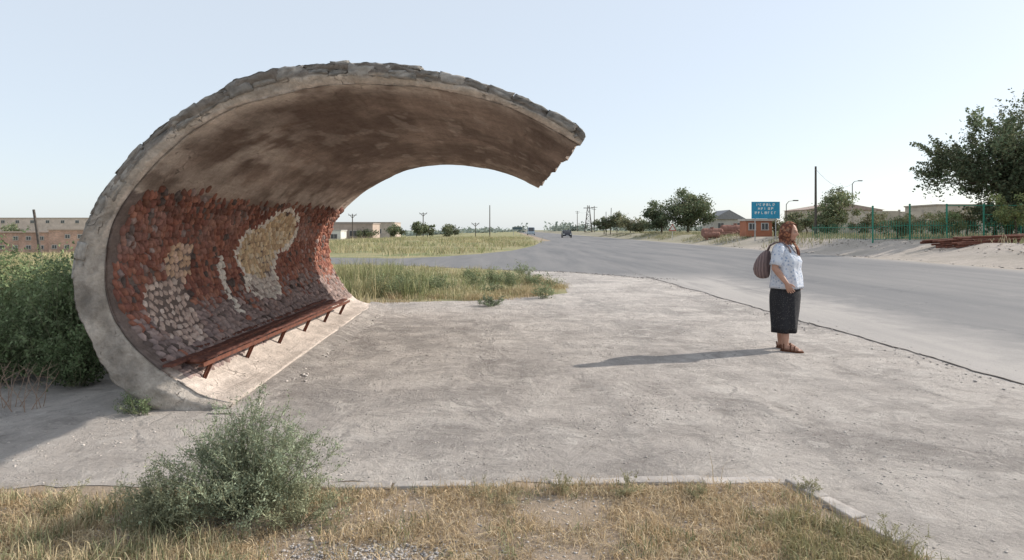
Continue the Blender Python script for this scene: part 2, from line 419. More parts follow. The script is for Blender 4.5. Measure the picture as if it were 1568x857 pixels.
def shell_mat():
    m=NT('shell_concrete'); p=m.obj()
    a=m.node('ShaderNodeAttribute',attribute_name='Col').outputs['Color']
    n1=m.noise(p,5,9,.7); n2=m.noise(p,35,6,.7)
    st=m.node('ShaderNodeMapping'); st.inputs['Scale'].default_value=(7,.8,7); m.set(st.inputs[0],p)
    n3=m.noise(st.outputs[0],1.6,6,.7,.8)
    v=m.mix(m.rng(n1,.3,.7),(.74,.73,.72),(1.22,1.20,1.18)); c=m.mix(1.0,a,v,'MULTIPLY')
    v3=m.mix(m.rng(n3,.35,.65),(.86,.85,.84),(1.1,1.1,1.1)); c=m.mix(1.0,c,v3,'MULTIPLY')
    v2=m.mix(m.rng(n2,.35,.65),(.84,.84,.84),(1.1,1.1,1.1)); c=m.mix(1.0,c,v2,'MULTIPLY')
    vor=m.node('ShaderNodeTexVoronoi',{'Scale':2.6},feature='DISTANCE_TO_EDGE')
    ad=m.node('ShaderNodeVectorMath',operation='ADD'); m.set(ad.inputs[0],p)
    nn=m.node('ShaderNodeTexNoise',{'Scale':3.,'Detail':5.}); m.set(nn.inputs['Vector'],p)
    sc=m.node('ShaderNodeVectorMath',operation='SCALE'); m.set(sc.inputs[0],nn.outputs[1]); sc.inputs['Scale'].default_value=.5
    m.set(ad.inputs[1],sc.outputs[0]); m.set(vor.inputs['Vector'],ad.outputs[0])
    cr_=m.math('MULTIPLY',m.rng(vor.outputs[0],.010,.002),m.rng(n1,.52,.60))
    c=m.mix(m.math('MULTIPLY',cr_,.45),c,(.08,.065,.055))
    h=m.math('ADD',m.math('MULTIPLY',n1,1.1),m.math('MULTIPLY',n2,.6)); h=m.math('ADD',h,m.math('MULTIPLY',n3,.5)); h=m.math('SUBTRACT',h,cr_)
    return m.finish(c,.93,h,.9,.03,.15)
shelter=empty('bus_shelter',(-2.4,5.43,0))
def inShelter(ob):
    ob.parent=shelter; ob.matrix_parent_inverse=Matrix.Translation((2.4,-5.43,0)); return ob
inShelter(np_mesh('concrete_shell',np.vstack(verts),np.vstack(faces),shell_mat(),np.vstack(cols),smooth=True))

# --- rubble / brick mosaic, real stones
arcL=np.concatenate([[0],np.cumsum(np.linalg.norm(np.diff(innerF,axis=0),axis=1))])
def surf(u,y):
    f=np.interp(u,arcL,np.arange(NT_)); i=int(min(f,NT_-2)); fr_=f-i; s=(y-Y0)/(Y1-Y0)
    def P(i): return innerF[i]*(1-s)+innerB[i]*s
    a=P(i);b=P(i+1); p=a*(1-fr_)+b*fr_; tg=(b-a)/np.linalg.norm(b-a); n=nF[i]*(1-s)+nB[i]*s; n/=np.linalg.norm(n)
    return Vector((p[0],y,p[1])),Vector((tg[0],0,tg[1])),Vector((n[0],0,n[1]))
SV=[];SF=[];SC=[]
gr5=[(-1+.5*a,-1+.5*b) for a in range(5) for b in range(5)]
def stone(p,tu,tv,n,hu,hv,hh,col,sq=4):
    o=len(SV)
    tilt1=random.uniform(-.35,.35);tilt2=random.uniform(-.35,.35); cj=random.uniform(.86,1.12)
    sk=random.uniform(-.25,.25)
    for (a,b) in gr5:
        k=(1-abs(a)**sq*.95)*(1-abs(b)**sq*.95)
        jx=random.uniform(-.14,.14);jy=random.uniform(-.14,.14)
        h=hh*k*(1+tilt1*a+tilt2*b)*(1+random.uniform(-.15,.15))-(.012 if k<.2 else 0)
        v=p+tu*((a+jx+sk*b)*hu)+tv*((b+jy)*hv)+n*h
        SV.append(v); dd=cj*(.66 if k<.2 else 1)*random.uniform(.9,1.08)
        SC.append([x*dd for x in col])
    for a in range(4):
        for b in range(4):
            q_=o+a*5+b; SF.append((q_,q_+1,q_+6,q_+5))
SH=((8.75,1.20,.60,.33),(9.45,1.48,.66,.27),(8.75,.78,.50,.17))
def patch(y,z):
    w_=.08*NZ(y*4,z*5,3)
    if ((y-6.34)/.42)**2+((z-.72)/.33)**2<1+w_*2: return 1
    if ((y-6.68)/.29)**2+((z-1.18)/.21)**2<1+w_*2: return 2
    for i,(cy,cz,ry,rz) in enumerate(SH):
        if ((y-cy)/ry)**2+((z-cz)/rz)**2<1+w_*2: return 3 if i<2 else 4
    return 0
def outline(y,z):
    for (cy,cz,ry,rz) in SH:
        d=math.hypot((y-cy)/ry,(z-cz)/rz)
        if 1<=d<1.20: return True
    if abs(y-(7.62+.25*(z-.8)**2))<.07 and .50<z<1.20: return True
    return False
u=.50
while u<2.95:
    y=Y0+.16+random.uniform(0,.1)
    rh=random.uniform(.070,.088)
    while y<Y1-.10:
        wv=random.uniform(.045,.080)
        u_=u+random.uniform(-.02,.02)
        p,tg,n=surf(u_+.03*NZ(y*1.3,u*2),y+wv/2)
        z=p.z
        top=brick_top(y)+random.uniform(-.06,.06)
        k=patch(y,z) if z<top else 0
        big=k in (1,2)
        if big: wv=random.uniform(.075,.105)
        if z<top and random.random()>.03:
            z_=z+.16*fb(y*1.4,z*2,3,3)
            hh=random.uniform(.014,.040)
            ang=random.gauss(-.50,.18)
            if k==1: col=random.choice([(.60,.47,.40),(.54,.41,.35),(.66,.54,.47),(.50,.38,.32)]); ang=random.uniform(-1,1); hh=.02
            elif k==2: col=random.choice([(.62,.43,.30),(.56,.38,.26),(.62,.44,.34)]); ang=random.uniform(-1,1); hh=.02
            elif k==3: col=random.choice([(.68,.52,.33),(.60,.44,.28),(.72,.60,.44),(.52,.37,.24)]); hh*=.8
            elif k==4: col=random.choice([(.60,.52,.46),(.50,.42,.37),(.66,.59,.53)]); hh*=.8
            elif outline(y,z) and random.random()<.9: col=(.78,.71,.63)
            else:
                red=[(.33,.145,.10),(.29,.125,.095),(.38,.18,.125),(.24,.105,.08),(.31,.155,.12),(.35,.15,.105)]
                mau=[(.35,.265,.245),(.30,.23,.215),(.39,.30,.275),(.27,.205,.19),(.35,.25,.22)]
                pr=ss((z_-.50)/.42)
                col=random.choice(red) if random.random()<pr*.93+.03 else random.choice(mau)
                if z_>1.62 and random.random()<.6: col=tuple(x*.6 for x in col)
                if random.random()<.08: col=(.13,.10,.09)
                fade=.28*ss(fb(y*.9,z*1.5,21,3)/.3); col=tuple(x*(1-fade)+.42*fade*m_ for x,m_ in zip(col,(1,.80,.72)))
            ca,sa=math.cos(ang),math.sin(ang); ty=Vector((0,1,0))
            tu=tg*ca+ty*sa; tv=ty*ca-tg*sa
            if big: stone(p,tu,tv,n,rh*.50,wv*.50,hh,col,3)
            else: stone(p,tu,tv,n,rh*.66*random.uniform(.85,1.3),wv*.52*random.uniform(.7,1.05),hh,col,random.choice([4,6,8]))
        y+=wv*.95
    u+=rh*.92
M_stone=mat_var('mosaic_stone',(1.15,1.15,1.15),(.75,.75,.75),22,60,.8,.01,attr=True)
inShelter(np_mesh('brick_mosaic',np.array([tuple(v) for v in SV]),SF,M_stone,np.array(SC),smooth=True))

# --- broken slab blocks along the outer rim
RV=[];RF=[];RC=[]
arcO=np.concatenate([[0],np.cumsum(np.linalg.norm(np.diff(outerF,axis=0),axis=1))]); LO=arcO[-1]
def rim_block(u0,u1,th,dep,col,roff=None,yoff=None):
    n1,n2,n3=max(3,int((u1-u0)/.025)),5,4
    idm={}
    sd=random.random()*100; yoff=random.uniform(-.025,.012) if yoff is None else yoff; roff=random.uniform(-.02,.012) if roff is None else roff
    for a in range(n1+1):
        uu=u0+(u1-u0)*a/n1; x=np.interp(uu,arcO,outerF[:,0]);z=np.interp(uu,arcO,outerF[:,1]); f=int(np.interp(uu,arcO,np.arange(NT_)))
        f=min(max(f,1),NT_-2); tg=outerF[f+1]-outerF[f-1]; tg/=np.linalg.norm(tg); n=np.array([-tg[1],tg[0]])
        if np.dot(n,cen-np.array([x,z]))>0:n=-n
        for b in range(n2+1):
            for c in range(n3+1):
                if 0<a<n1 and 0<b<n2 and 0<c<n3: continue
                r=-th+th*b/n2+.012+roff; yv=Y0-.018+yoff+dep*c/n3
                d=.030*fb(uu*9+sd,b*.9,c*.9,4); d2=.03*fb(uu*8+sd,b*.8+9,c*.9,3)
                cornerness=(a in(0,n1))+(b in(0,n2))+(c in(0,n3))
                if cornerness>=2: r-=.008*(1 if b==n2 else 0); yv+=.010*(1 if c==0 else 0)
                idm[(a,b,c)]=len(RV)
                RV.append((x+n[0]*(r+d)+tg[0]*d,yv+d2,z+n[1]*(r+d)+tg[1]*d)); q_=1+1.0*fb(uu*9+sd,b*.8,c*.8,3); RC.append([v*q_ for v in col])
    def Q(*k): RF.append(tuple(idm[x] for x in k))
    for a in range(n1):
        for b in range(n2):
            Q((a,b,0),(a+1,b,0),(a+1,b+1,0),(a,b+1,0)); Q((a,b,n3),(a,b+1,n3),(a+1,b+1,n3),(a+1,b,n3))
        for c in range(n3):
            Q((a,0,c),(a,0,c+1),(a+1,0,c+1),(a+1,0,c)); Q((a,n2,c),(a+1,n2,c),(a+1,n2,c+1),(a,n2,c+1))
    for b in range(n2):
        for c in range(n3):
            Q((0,b,c),(0,b+1,c),(0,b+1,c+1),(0,b,c+1)); Q((n1,b,c),(n1,b,c+1),(n1,b+1,c+1),(n1,b+1,c))
uu=LO*.27
while uu<LO-.05:
    L=random.uniform(.10,.40)
    if L>.3 and random.random()<.5: L*=.6
    gv_=random.choice([.33,.28,.39,.24,.36]); c=(gv_,gv_*.93,gv_*.84)
    if uu<LO*.42: c=tuple(x*1.25 for x in c)
    th=random.uniform(.085,.12)
    if uu>LO*.8: th*=.75
    u1_=min(uu+L,LO-.02)
    if random.random()<.5:
        k_=random.uniform(.4,.6); f_=random.uniform(.8,1.2)
        rim_block(uu,u1_,th*k_,random.uniform(.2,.35),c)
        rim_block(uu+random.uniform(-.03,.03),u1_+random.uniform(-.03,.02),th*(1-k_),.25,tuple(x*f_ for x in c),roff=-th*k_-.006)
    else: rim_block(uu,u1_,th,random.uniform(.2,.35),c)
    uu+=L+random.uniform(.001,.012)
M_rim=mat_var('rim_slab',(1.25,1.25,1.25),(.70,.70,.70),12,35,1.0,.02,attr=True)
inShelter(np_mesh('rim_slabs',RV,RF,M_rim,np.clip(RC,.04,.8),smooth=False))

# --- bench
bench=empty('bench',(-2.85,8.1,0))
def inB(ob): ob.parent=bench; ob.matrix_parent_inverse=Matrix.Translation((2.85,-8.1,0)); return ob
g=Geo()
for (xa,xb,dz,ya,yb) in ((-3.10,-3.00,.012,5.62,10.6),(-2.945,-2.86,-.004,5.50,10.55),(-2.79,-2.695,.004,5.66,10.7)):
    n=40; rings=[]
    for i in range(n+1):
        y=ya+(yb-ya)*i/n; zz=.360+dz+.012*NZ(y*1.7,xa*9)+.010*NZ(y*6,xa*5); e=.012*NZ(y*5,xa*3); e2=.014*NZ(y*7,xa*13)
        rings.append([Vector((xa+e,y,zz-.011)),Vector((xb+e2,y,zz-.012)),Vector((xb+e2-.004,y,zz+.011)),Vector((xa+e+.004,y,zz+.011))])
    g.loft(rings,c=(1,1,1))
inB(g.build('seat_planks',M_wood))
g=Geo()
for k in range(6):
    y=5.83+.95*k
    if k==5: y=10.5
    a=Vector((-2.68,y,.335)); b=Vector((-2.80,y,.09+.02*(y-5.5)/5))
    for (wx,wy) in ((.045,.006),(.006,.04)):
        V=[a+Vector((sx_*wx/2,sy_*wy/2,0)) for sx_,sy_ in((-1,-1),(1,-1),(1,1),(-1,1))]+[b+Vector((sx_*wx/2,sy_*wy/2,-.03)) for sx_,sy_ in((-1,-1),(1,-1),(1,1),(-1,1))]
        g.add(V,[(0,1,2,3),(7,6,5,4),(0,4,5,1),(1,5,6,2),(2,6,7,3),(3,7,4,0)])
    g.box(-3.2,-2.66,y-.02,y+.02,.31,.336)
g.box(-2.69,-2.645,5.6,10.65,.325,.340); g.box(-2.649,-2.643,5.6,10.65,.325,.362)
inB(g.build('iron_frame',M_rust))

# ------------------------------------------------------------ vegetation builders
def leaves(P,size,col,elong=2.2,up=0.0):
    N=len(P); d=rng.normal(size=(N,3)); d[:,2]+=up; d/=np.linalg.norm(d,axis=1)[:,None]
    s=np.cross(d,rng.normal(size=(N,3))); s/=np.linalg.norm(s,axis=1)[:,None]
    sz=(size if np.ndim(size) else np.full(N,size))*rng.uniform(.6,1.4,N)
    L=d*sz[:,None]; W=s*(sz/elong)[:,None]
    v=np.stack([P-L*.5,P+W*.5,P+L*.5,P-W*.5],1).reshape(-1,3)
    f=np.arange(4*N).reshape(N,4); c=np.repeat(col,4,axis=0)
    return v,f,c
def tree(name,loc,h,R,zc,nclump,nleaf,lsize,col,seed,trunk_r=.18,squash=.8,spiky=.0):
    r=random.Random(seed); root=empty(name,loc); g=Geo()
    top=Vector((r.uniform(-.3,.3),r.uniform(-.3,.3),zc*1.05))
    tp=[Vector((0,0,-.3)),Vector((r.uniform(-.1,.1),0,zc*.35)),Vector((top.x*.6,top.y*.6,zc*.7)),top]
    g.tube(tp,[trunk_r,trunk_r*.8,trunk_r*.6,trunk_r*.3],9)
    P=[];C=[]
    for k in range(nclump):
        a=r.uniform(0,2*math.pi); cz=r.uniform(-1,1); rr=(r.random()**.5)
        q=math.sqrt(max(0,1-cz*cz))
        lump=1+.45*NZ(math.cos(a)*1.7+seed,math.sin(a)*1.7,cz*1.7)
        c=Vector((math.cos(a)*q*R*rr*lump*.85,math.sin(a)*q*R*rr*lump*.85,zc+cz*(h-zc)*.85*rr*lump*(1 if cz>0 else squash)))
        if c.z<zc*.26: c.z=zc*.26+r.random()*.3
        st=tp[2].lerp(top,r.random())
        mid=st.lerp(c,.5)+Vector((r.uniform(-.1,.1)*R,r.uniform(-.1,.1)*R,.06*R))
        g.tube([st,mid,c],[trunk_r*.3,trunk_r*.16,trunk_r*.05],5)
        n=int(nleaf/nclump*r.uniform(.5,1.5)); cr_=R*r.uniform(.16,.30)
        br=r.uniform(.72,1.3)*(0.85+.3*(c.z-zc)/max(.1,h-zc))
        if spiky:
            o_=(c-Vector((0,0,zc*.6))).normalized(); m_=9; pts=[]
            for q_ in range(m_):
                d=np.array(o_+Vector((r.gauss(0,.55),r.gauss(0,.55),r.gauss(.35,.45)))); d/=np.linalg.norm(d)
                L=cr_*r.uniform(.8,1.9); t=rng.random(n//m_)**.8
                pts.append(np.array(c)+d*(t*L)[:,None]+rng.normal(size=(n//m_,3))*(cr_*.16*(1.25-t))[:,None])
                e=c+Vector(d)*L*.9; g.tube([c,e],[trunk_r*.05,trunk_r*.02],3)
            pts=np.vstack(pts+[rng.normal(size=(n//4,3))*cr_*.42+np.array(c)])
        else:
            pts=rng.normal(size=(n,3))*np.array([cr_,cr_,cr_*.75])*.55+np.array(c)
        pts[:,2]=np.maximum(pts[:,2],.05)
        P.append(pts)
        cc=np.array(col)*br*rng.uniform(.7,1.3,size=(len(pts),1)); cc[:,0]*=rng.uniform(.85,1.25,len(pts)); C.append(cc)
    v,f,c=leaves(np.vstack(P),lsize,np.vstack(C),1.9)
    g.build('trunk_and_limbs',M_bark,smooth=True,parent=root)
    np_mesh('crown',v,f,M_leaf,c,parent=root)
    return root
def sage(name,loc,h,R,nst,nsub,nl,lsize,col,seed,stemcol=(.30,.30,.19),elong=2.8,jit=.010,ry=1):
    r=np.random.default_rng(seed); root=empty(name,loc); g=Geo(); P=[];C=[]
    for k in range(nst):
        a=r.uniform(0,2*math.pi); q=r.random()**.7; ht=h*(1-.55*q*q)*r.uniform(.55,1.1)
        b=np.array([math.cos(a)*R*.2*q,math.sin(a)*R*.2*q*ry,0]); e=np.array([math.cos(a)*R*q,math.sin(a)*R*q*ry,ht]); m=(b+e)/2+np.array([0,0,ht*.1])+r.normal(size=3)*.10*R
        t=np.linspace(0,1,8)[:,None]; c=b*(1-t)**2+2*m*t*(1-t)+e*t**2; c+=np.cumsum(r.normal(size=(8,3))*.018*R,axis=0); c[:,2]=np.maximum(c[:,2],0)
        g.tube([tuple(x) for x in c],[(.0022+.003*h)*(1-i/9) for i in range(8)],3,c=stemcol)
        br0=r.uniform(.7,1.25)
        for s_ in range(nsub):
            t0=r.uniform(.12,1); p0=np.array([np.interp(t0,t[:,0],c[:,j]) for j in range(3)])
            d=r.normal(size=3)*.8+(e-b)/np.linalg.norm(e-b)*.9; d[2]+=.35; d/=np.linalg.norm(d); L=R*r.uniform(.12,.38)*(1.25-t0*.6)
            bend=r.normal(size=3)*.25*L; tt=r.random(nl)
            pts=p0+d*(tt*L)[:,None]+bend*(tt**2)[:,None]+r.normal(size=(nl,3))*jit
            pts[:,2]=np.maximum(pts[:,2],.006)
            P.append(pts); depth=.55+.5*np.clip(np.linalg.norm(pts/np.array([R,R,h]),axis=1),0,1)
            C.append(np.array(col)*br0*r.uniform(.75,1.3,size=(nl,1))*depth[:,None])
            g.tube([tuple(p0),tuple(p0+d*L*.5+bend*.25),tuple(p0+d*L+bend)],[.0012,.001,.0005],3,c=stemcol)
    g.build('stems',M_grass,parent=root)
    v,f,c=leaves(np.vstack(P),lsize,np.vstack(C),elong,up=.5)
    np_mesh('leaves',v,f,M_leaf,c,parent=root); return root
def inpoly(p,poly):
    x,y=p[:,0],p[:,1]; ins=np.zeros(len(p),bool); n=len(poly)
    for i in range(n):
        x1,y1=poly[i];x2,y2=poly[(i+1)%n]
        cnd=((y1>y)!=(y2>y))&(x<(x2-x1)*(y-y1)/((y2-y1)+1e-12)+x1); ins^=cnd
    return ins
def sample(poly,n,freq=None,th=0.,seed=0):
    P=np.array(poly); lo=P.min(0);hi=P.max(0); out=[]; tot=0
    while tot<n:
        p=rng.uniform(lo,hi,size=(n*2,2)); p=p[inpoly(p,poly)]
        if freq: 
            k=np.array([fb(a*freq,b*freq,seed,3) for a,b in p]); p=p[k+rng.normal(size=len(p))*.06>th]
        out.append(p); tot+=len(p)
        if len(out)>30: break
    return np.vstack(out)[:n]
def grass(name,pts,nb,h,w,palette,spread=.05,lean=.5,hvar=.5,z0=0,weights=None,hf=0):
    N=len(pts); B=np.repeat(pts,nb,axis=0); n=len(B)
    hs=rng.uniform(1-hvar,1+hvar,N)
    if hf: hs*=np.array([max(.25,1+1.8*fb(a*hf,b*hf,41,3)) for a,b in pts])
    B=B+rng.normal(size=(n,2))*spread; th=np.repeat(hs,nb)*rng.uniform(.5,1.2,n)*h
    a=rng.uniform(0,2*np.pi,n); l=np.abs(rng.normal(size=n))*lean
    zz=H(B[:,0])+z0
    base=np.stack([B[:,0],B[:,1],zz],1); d=np.stack([np.cos(a),np.sin(a),np.zeros(n)],1)
    b2=rng.uniform(0,2*np.pi,n); s=np.stack([np.cos(b2),np.sin(b2),np.zeros(n)],1)
    ww=w*rng.uniform(.6,1.4,n)
    mid=base+d*(l*th*.35)[:,None]+np.array([0,0,1])*(th*.6)[:,None]; tip=base+d*(l*th)[:,None]+np.array([0,0,1])*(th*np.clip(1.0-.3*l,.2,1))[:,None]
    v=np.stack([base-s*ww[:,None]*.5,base+s*ww[:,None]*.5,mid+s*ww[:,None]*.4,mid-s*ww[:,None]*.4,tip],1).reshape(-1,3)
    o=np.arange(n)*5; f=np.vstack([np.stack([o,o+1,o+2],1),np.stack([o,o+2,o+3],1),np.stack([o+3,o+2,o+4],1)])
    pal=np.array(palette); ci_=rng.choice(len(pal),size=N,p=weights); c=np.repeat(pal[ci_],nb,axis=0)*rng.uniform(.75,1.25,size=(n,1))
    if hf:
        dry=np.array([ss((fb(a*hf*.7,b*hf*.7,77,3)+.02)/.2) for a,b in pts]); dry=np.repeat(dry,nb)[:,None]*.6
        c=c*(1-dry)+np.array((.50,.42,.25))*dry*rng.uniform(.8,1.2,size=(n,1))
    c5=np.repeat(c,5,axis=0)
    return np_mesh(name,v,f,M_grass,c5)

STRAW=[(.58,.44,.27),(.66,.54,.36),(.50,.38,.23),(.43,.33,.21)]
GRN=[(.22,.24,.12),(.18,.20,.10),(.28,.29,.16)]
MIX=STRAW+STRAW+GRN
fgpoly=[(-3.6,2.6),(-3.6,3.68),(-1.2,3.74),(1.58,3.84),(1.7,3.4),(2.0,2.6)]
gravel_hole=[(-1.02,2.7),(-.92,3.05),(-.6,3.14),(-.34,3.06),(-.25,2.7)]
def thin(p,keep=.35):
    i_=inpoly(p,gravel_hole); return p[(~i_)|(rng.random(len(p))<keep)]
p=thin(sample(fgpoly,4600,1.6,-.08,1)); grass('dry_grass',p,9,.034,.0035,STRAW,.035,1.8,.6)
p=thin(sample(fgpoly,900,2.2,.08,4)); grass('dry_grass',p,12,.060,.0035,MIX,.03,1.0,.6)
p=sample([(-3.4,2.6),(-3.4,3.62),(-1.75,3.6),(-1.0,2.6)],480,2,-.05,8); grass('weedy_grass',p,13,.10,.004,[(.28,.28,.16),(.23,.24,.13),(.50,.41,.26),(.54,.45,.29)],.03,.7,.5)
p=sample([(1.25,2.7),(1.25,3.3),(1.55,3.45),(2.0,2.6)],260,None); grass('weedy_grass',p,18,.07,.004,[(.26,.25,.13),(.33,.30,.16),(.50,.40,.24)],.03,.9,.5)
p=sample([(-.3,3.1),(-.3,3.7),(1.4,3.8),(1.4,3.1)],60,None); grass('dry_stalks',p,3,.15,.0025,STRAW,.02,.45,.5)
p=sample([(-3,3.66),(-1.2,3.72),(1.55,3.83),(1.5,3.76),(-1.2,3.64),(-3,3.58)],120,None); grass('dry_grass',p,10,.05,.0035,MIX,.025,.9,.6)
fp=[(-14,12.8),(-4.7,12.9),(-3.0,13.2),(-1.6,13.9),(-.3,14.1),(1.1,15.7),(1.3,17.6),(.3,20),(-.2,23.8),(-2.6,25.3),(-5,27.2),(-20,31.5),(-26,31),(-20,16)]
GF=[(.26,.28,.13),(.32,.33,.16),(.22,.24,.12),(.42,.38,.22),(.48,.41,.26)]
p=sample(fp,5600,.55,-.06,3); grass('meadow_grass',p,9,.17,.012,GF,.10,.8,.6,hf=.5)
p=sample([(-14,13),(-3.4,13.3),(-2.2,14.3),(-1.4,15.5),(-3,20),(-14,25)],1900,.7,.06,6); grass('tall_grass',p,12,.42,.012,GF[:4],.13,.55,.5,hf=.6)
edge=[(-3.0,13.1),(-1.6,13.7),(-.3,13.9),(1.2,15.4),(1.45,17.8),(.7,20),(.3,18),(.2,16),(-1,15),(-3,14.2)]
p=sample(edge,600,1.2,-.05,5); grass('dry_grass',p,12,.12,.008,STRAW+[(.34,.32,.19)],.10,1.0,.6,hf=.8)
fp2=[(-62,52),(-30,43),(-5,36),(-2.4,41),(.5,52),(3.2,75),(4,130),(-30,130),(-90,120),(-90,52)]
p=sample(fp2,10000,.12,-.06,5); grass('meadow_grass',p,7,.34,.035,GF+[(.48,.42,.26)],.3,.6,.6,hf=.15)
p=sample([(-60,12),(-60,45),(-30,33),(-16,29),(-16,12)],7000,.2,-.2,7); grass('meadow_grass',p,7,.35,.025,GF+[(.48,.42,.26)],.2,.5,.5,hf=.3)
p=sample([(-16,8),(-16,30),(-13,28),(-5,14),(-4.2,9)],4500,.4,-.2,7); grass('tall_grass',p,9,.42,.014,GF,.12,.5,.5,hf=.5)
bp=[(20.3,50),(24.5,30),(60,30),(80,140),(21,140)]
p=sample(bp,9000,.15,.0,9); grass('bank_grass',p,7,.38,.035,[(.36,.33,.19),(.27,.27,.15),(.48,.41,.27),(.22,.23,.12)],.3,.5,.5)

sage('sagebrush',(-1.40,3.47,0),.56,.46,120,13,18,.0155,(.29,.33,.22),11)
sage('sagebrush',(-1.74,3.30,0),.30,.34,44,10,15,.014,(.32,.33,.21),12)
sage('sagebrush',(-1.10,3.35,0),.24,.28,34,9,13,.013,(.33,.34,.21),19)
sage('weed_plant',(-3.05,5.35,0),.14,.24,26,6,10,.018,(.18,.23,.12),13)
sage('weed_plant',(-.42,12.9,0),.22,.30,22,6,10,.035,(.22,.26,.17),14)
for i,(x,y,h_,r_) in enumerate([(.65,3.72,.12,.14),(1.7,3.75,.08,.10),(1.78,3.05,.13,.22),(-.1,3.62,.09,.2),(.28,3.70,.15,.10),(1.05,3.66,.07,.12),(-2.4,3.5,.15,.2),(-2.9,3.2,.2,.25)]):
    sage('weed_plant',(x,y,0),h_,r_,14,6,8,.010,(.32,.31,.18),15+i,stemcol=(.42,.38,.24),jit=.006)
for i in range(22):
    x=random.uniform(-3.8,.9); y=random.uniform(14.2,22)
    sage('weed_plant',(x,y,0),random.uniform(.25,.6),random.uniform(.3,.6),16,5,9,.045,(.23,.27,.15),60+i,jit=.035)
BC=(.165,.21,.105)
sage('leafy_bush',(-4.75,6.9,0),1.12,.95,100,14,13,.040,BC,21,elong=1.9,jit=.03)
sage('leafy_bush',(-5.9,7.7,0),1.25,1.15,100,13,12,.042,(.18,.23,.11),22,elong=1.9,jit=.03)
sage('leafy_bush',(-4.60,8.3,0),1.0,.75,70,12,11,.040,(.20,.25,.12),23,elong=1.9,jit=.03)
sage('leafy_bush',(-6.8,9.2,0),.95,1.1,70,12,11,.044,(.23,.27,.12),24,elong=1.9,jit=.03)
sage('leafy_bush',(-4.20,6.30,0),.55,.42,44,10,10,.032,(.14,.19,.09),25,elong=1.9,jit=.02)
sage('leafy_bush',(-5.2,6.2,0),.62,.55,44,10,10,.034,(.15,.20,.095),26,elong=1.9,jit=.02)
g=Geo()
for k in range(16):
    x=-4.15+random.uniform(-.18,.18); y=5.45+random.uniform(-.1,.1); pt=[Vector((x,y,0))]; d=Vector((random.uniform(-.5,.5),random.uniform(-.3,.3),1))
    for i in range(5):
        d+=Vector((random.uniform(-.3,.3),random.uniform(-.2,.2),-.05)); pt.append(pt[-1]+d.normalized()*.08)
    g.tube(pt,[.004,.0035,.003,.0025,.002,.001],4,c=(.34,.24,.18))
    for i in (2,3,4):
        q_=pt[i]; e=q_+Vector((random.uniform(-.1,.1),random.uniform(-.1,.1),random.uniform(.02,.08))); g.tube([q_,e],[.002,.001],3,c=(.34,.24,.18))
g.build('dry_twigs',M_grass)

def pebbles(name,pts,smin,smax,cols,z0=.004,flat=.6):
    N=len(pts); s=smin*(smax/smin)**(rng.random(N)**3.0)
    o=np.array([(1,0,0),(0,1,0),(-1,0,0),(0,-1,0),(0,0,1),(0,0,-1),(.7,.7,.45),(-.7,.7,.4),(-.7,-.7,.45),(.7,-.7,.4)],float)
    v=o[None]*rng.uniform(.65,1.25,size=(N,10,3))*s[:,None,None]; v[:,:,2]*=flat
    a=rng.uniform(0,6.28,N); ca,sa=np.cos(a)[:,None],np.sin(a)[:,None]; x=v[:,:,0]*ca-v[:,:,1]*sa; y=v[:,:,0]*sa+v[:,:,1]*ca
    v[:,:,0]=x+pts[:,0:1]; v[:,:,1]=y+pts[:,1:2]; v[:,:,2]+=z0+(s*.1)[:,None]+H(pts[:,0])[:,None]
    fs=np.array([(0,6,4),(6,1,4),(1,7,4),(7,2,4),(2,8,4),(8,3,4),(3,9,4),(9,0,4),(0,5,6),(6,5,1),(1,5,7),(7,5,2),(2,5,8),(8,5,3),(3,5,9),(9,5,0)])
    f=(fs[None]+(np.arange(N)*10)[:,None,None]).reshape(-1,3)
    pal=np.array(cols); c=np.repeat(pal[rng.integers(len(pal),size=N)]*rng.uniform(.75,1.2,size=(N,1)),10,axis=0)
    return np_mesh(name,v.reshape(-1,3),f,M_stoneP,c)
M_stoneP=plain_attr('pebble_stone',.9)
PC=[(.52,.475,.43),(.62,.57,.52),(.42,.385,.35),(.56,.50,.455),(.46,.425,.395)]
ap=[(-5,3.8),(1.6,3.95),(1.9,2.6),(5.3,2.6),(5.2,7),(4.7,12),(4.3,18),(1.4,18),(0,14),(-2.4,12.5),(-2.3,5.5),(-5,5.5)]
pebbles('gravel',sample([(-5,3.8),(1.6,3.95),(1.9,2.6),(4.5,2.6),(4.5,6),(-2,6),(-5,5.5)],11000,.8,-.02,2),.0018,.010,PC,flat=.5)
pebbles('gravel',sample(ap,7000,.5,.0,2),.003,.014,PC,flat=.45)
gp=np.stack([rng.normal(-.62,.24,2600),rng.normal(2.92,.12,2600)],1)
pebbles('gravel',gp,.004,.013,[(.42,.395,.38),(.34,.32,.31),(.50,.47,.44)],z0=.003,flat=.7)
pebbles('gravel',sample(fgpoly,6000),.003,.011,PC,z0=.0)
pts=[]
for i in range(1700):
    y=4+rng.random()**1.2*19; l=5.25-.045*min(y,22); pts.append((l+rng.normal()*.22-.03,y))
pebbles('gravel',np.array(pts),.004,.022,[(.42,.38,.355),(.33,.30,.285),(.52,.475,.44)],z0=.008,flat=.5)
pts=[]
for i in range(900):
    x=-6+rng.random()*11; pts.append((x,float(np.interp(x,sx,near))+rng.normal()*.2))
pebbles('gravel',np.array(pts),.01,.04,[(.35,.32,.30),(.25,.23,.22)],z0=.008)
pts=np.stack([rng.uniform(19.2,26,2500),rng.uniform(18,60,2500)],1)
pebbles('gravel',pts,.015,.09,[(.42,.37,.32),(.32,.28,.25),(.5,.45,.40)],z0=.0)
r_=rng.random(900)
pts=np.stack([np.interp(r_,[0,1],[-2.33,-2.6])+np.abs(rng.normal(size=900))*.14,5.45+r_*6.9],1)
pebbles('gravel',pts,.004,.026,PC,z0=.008)
V=[];F=[];n=60
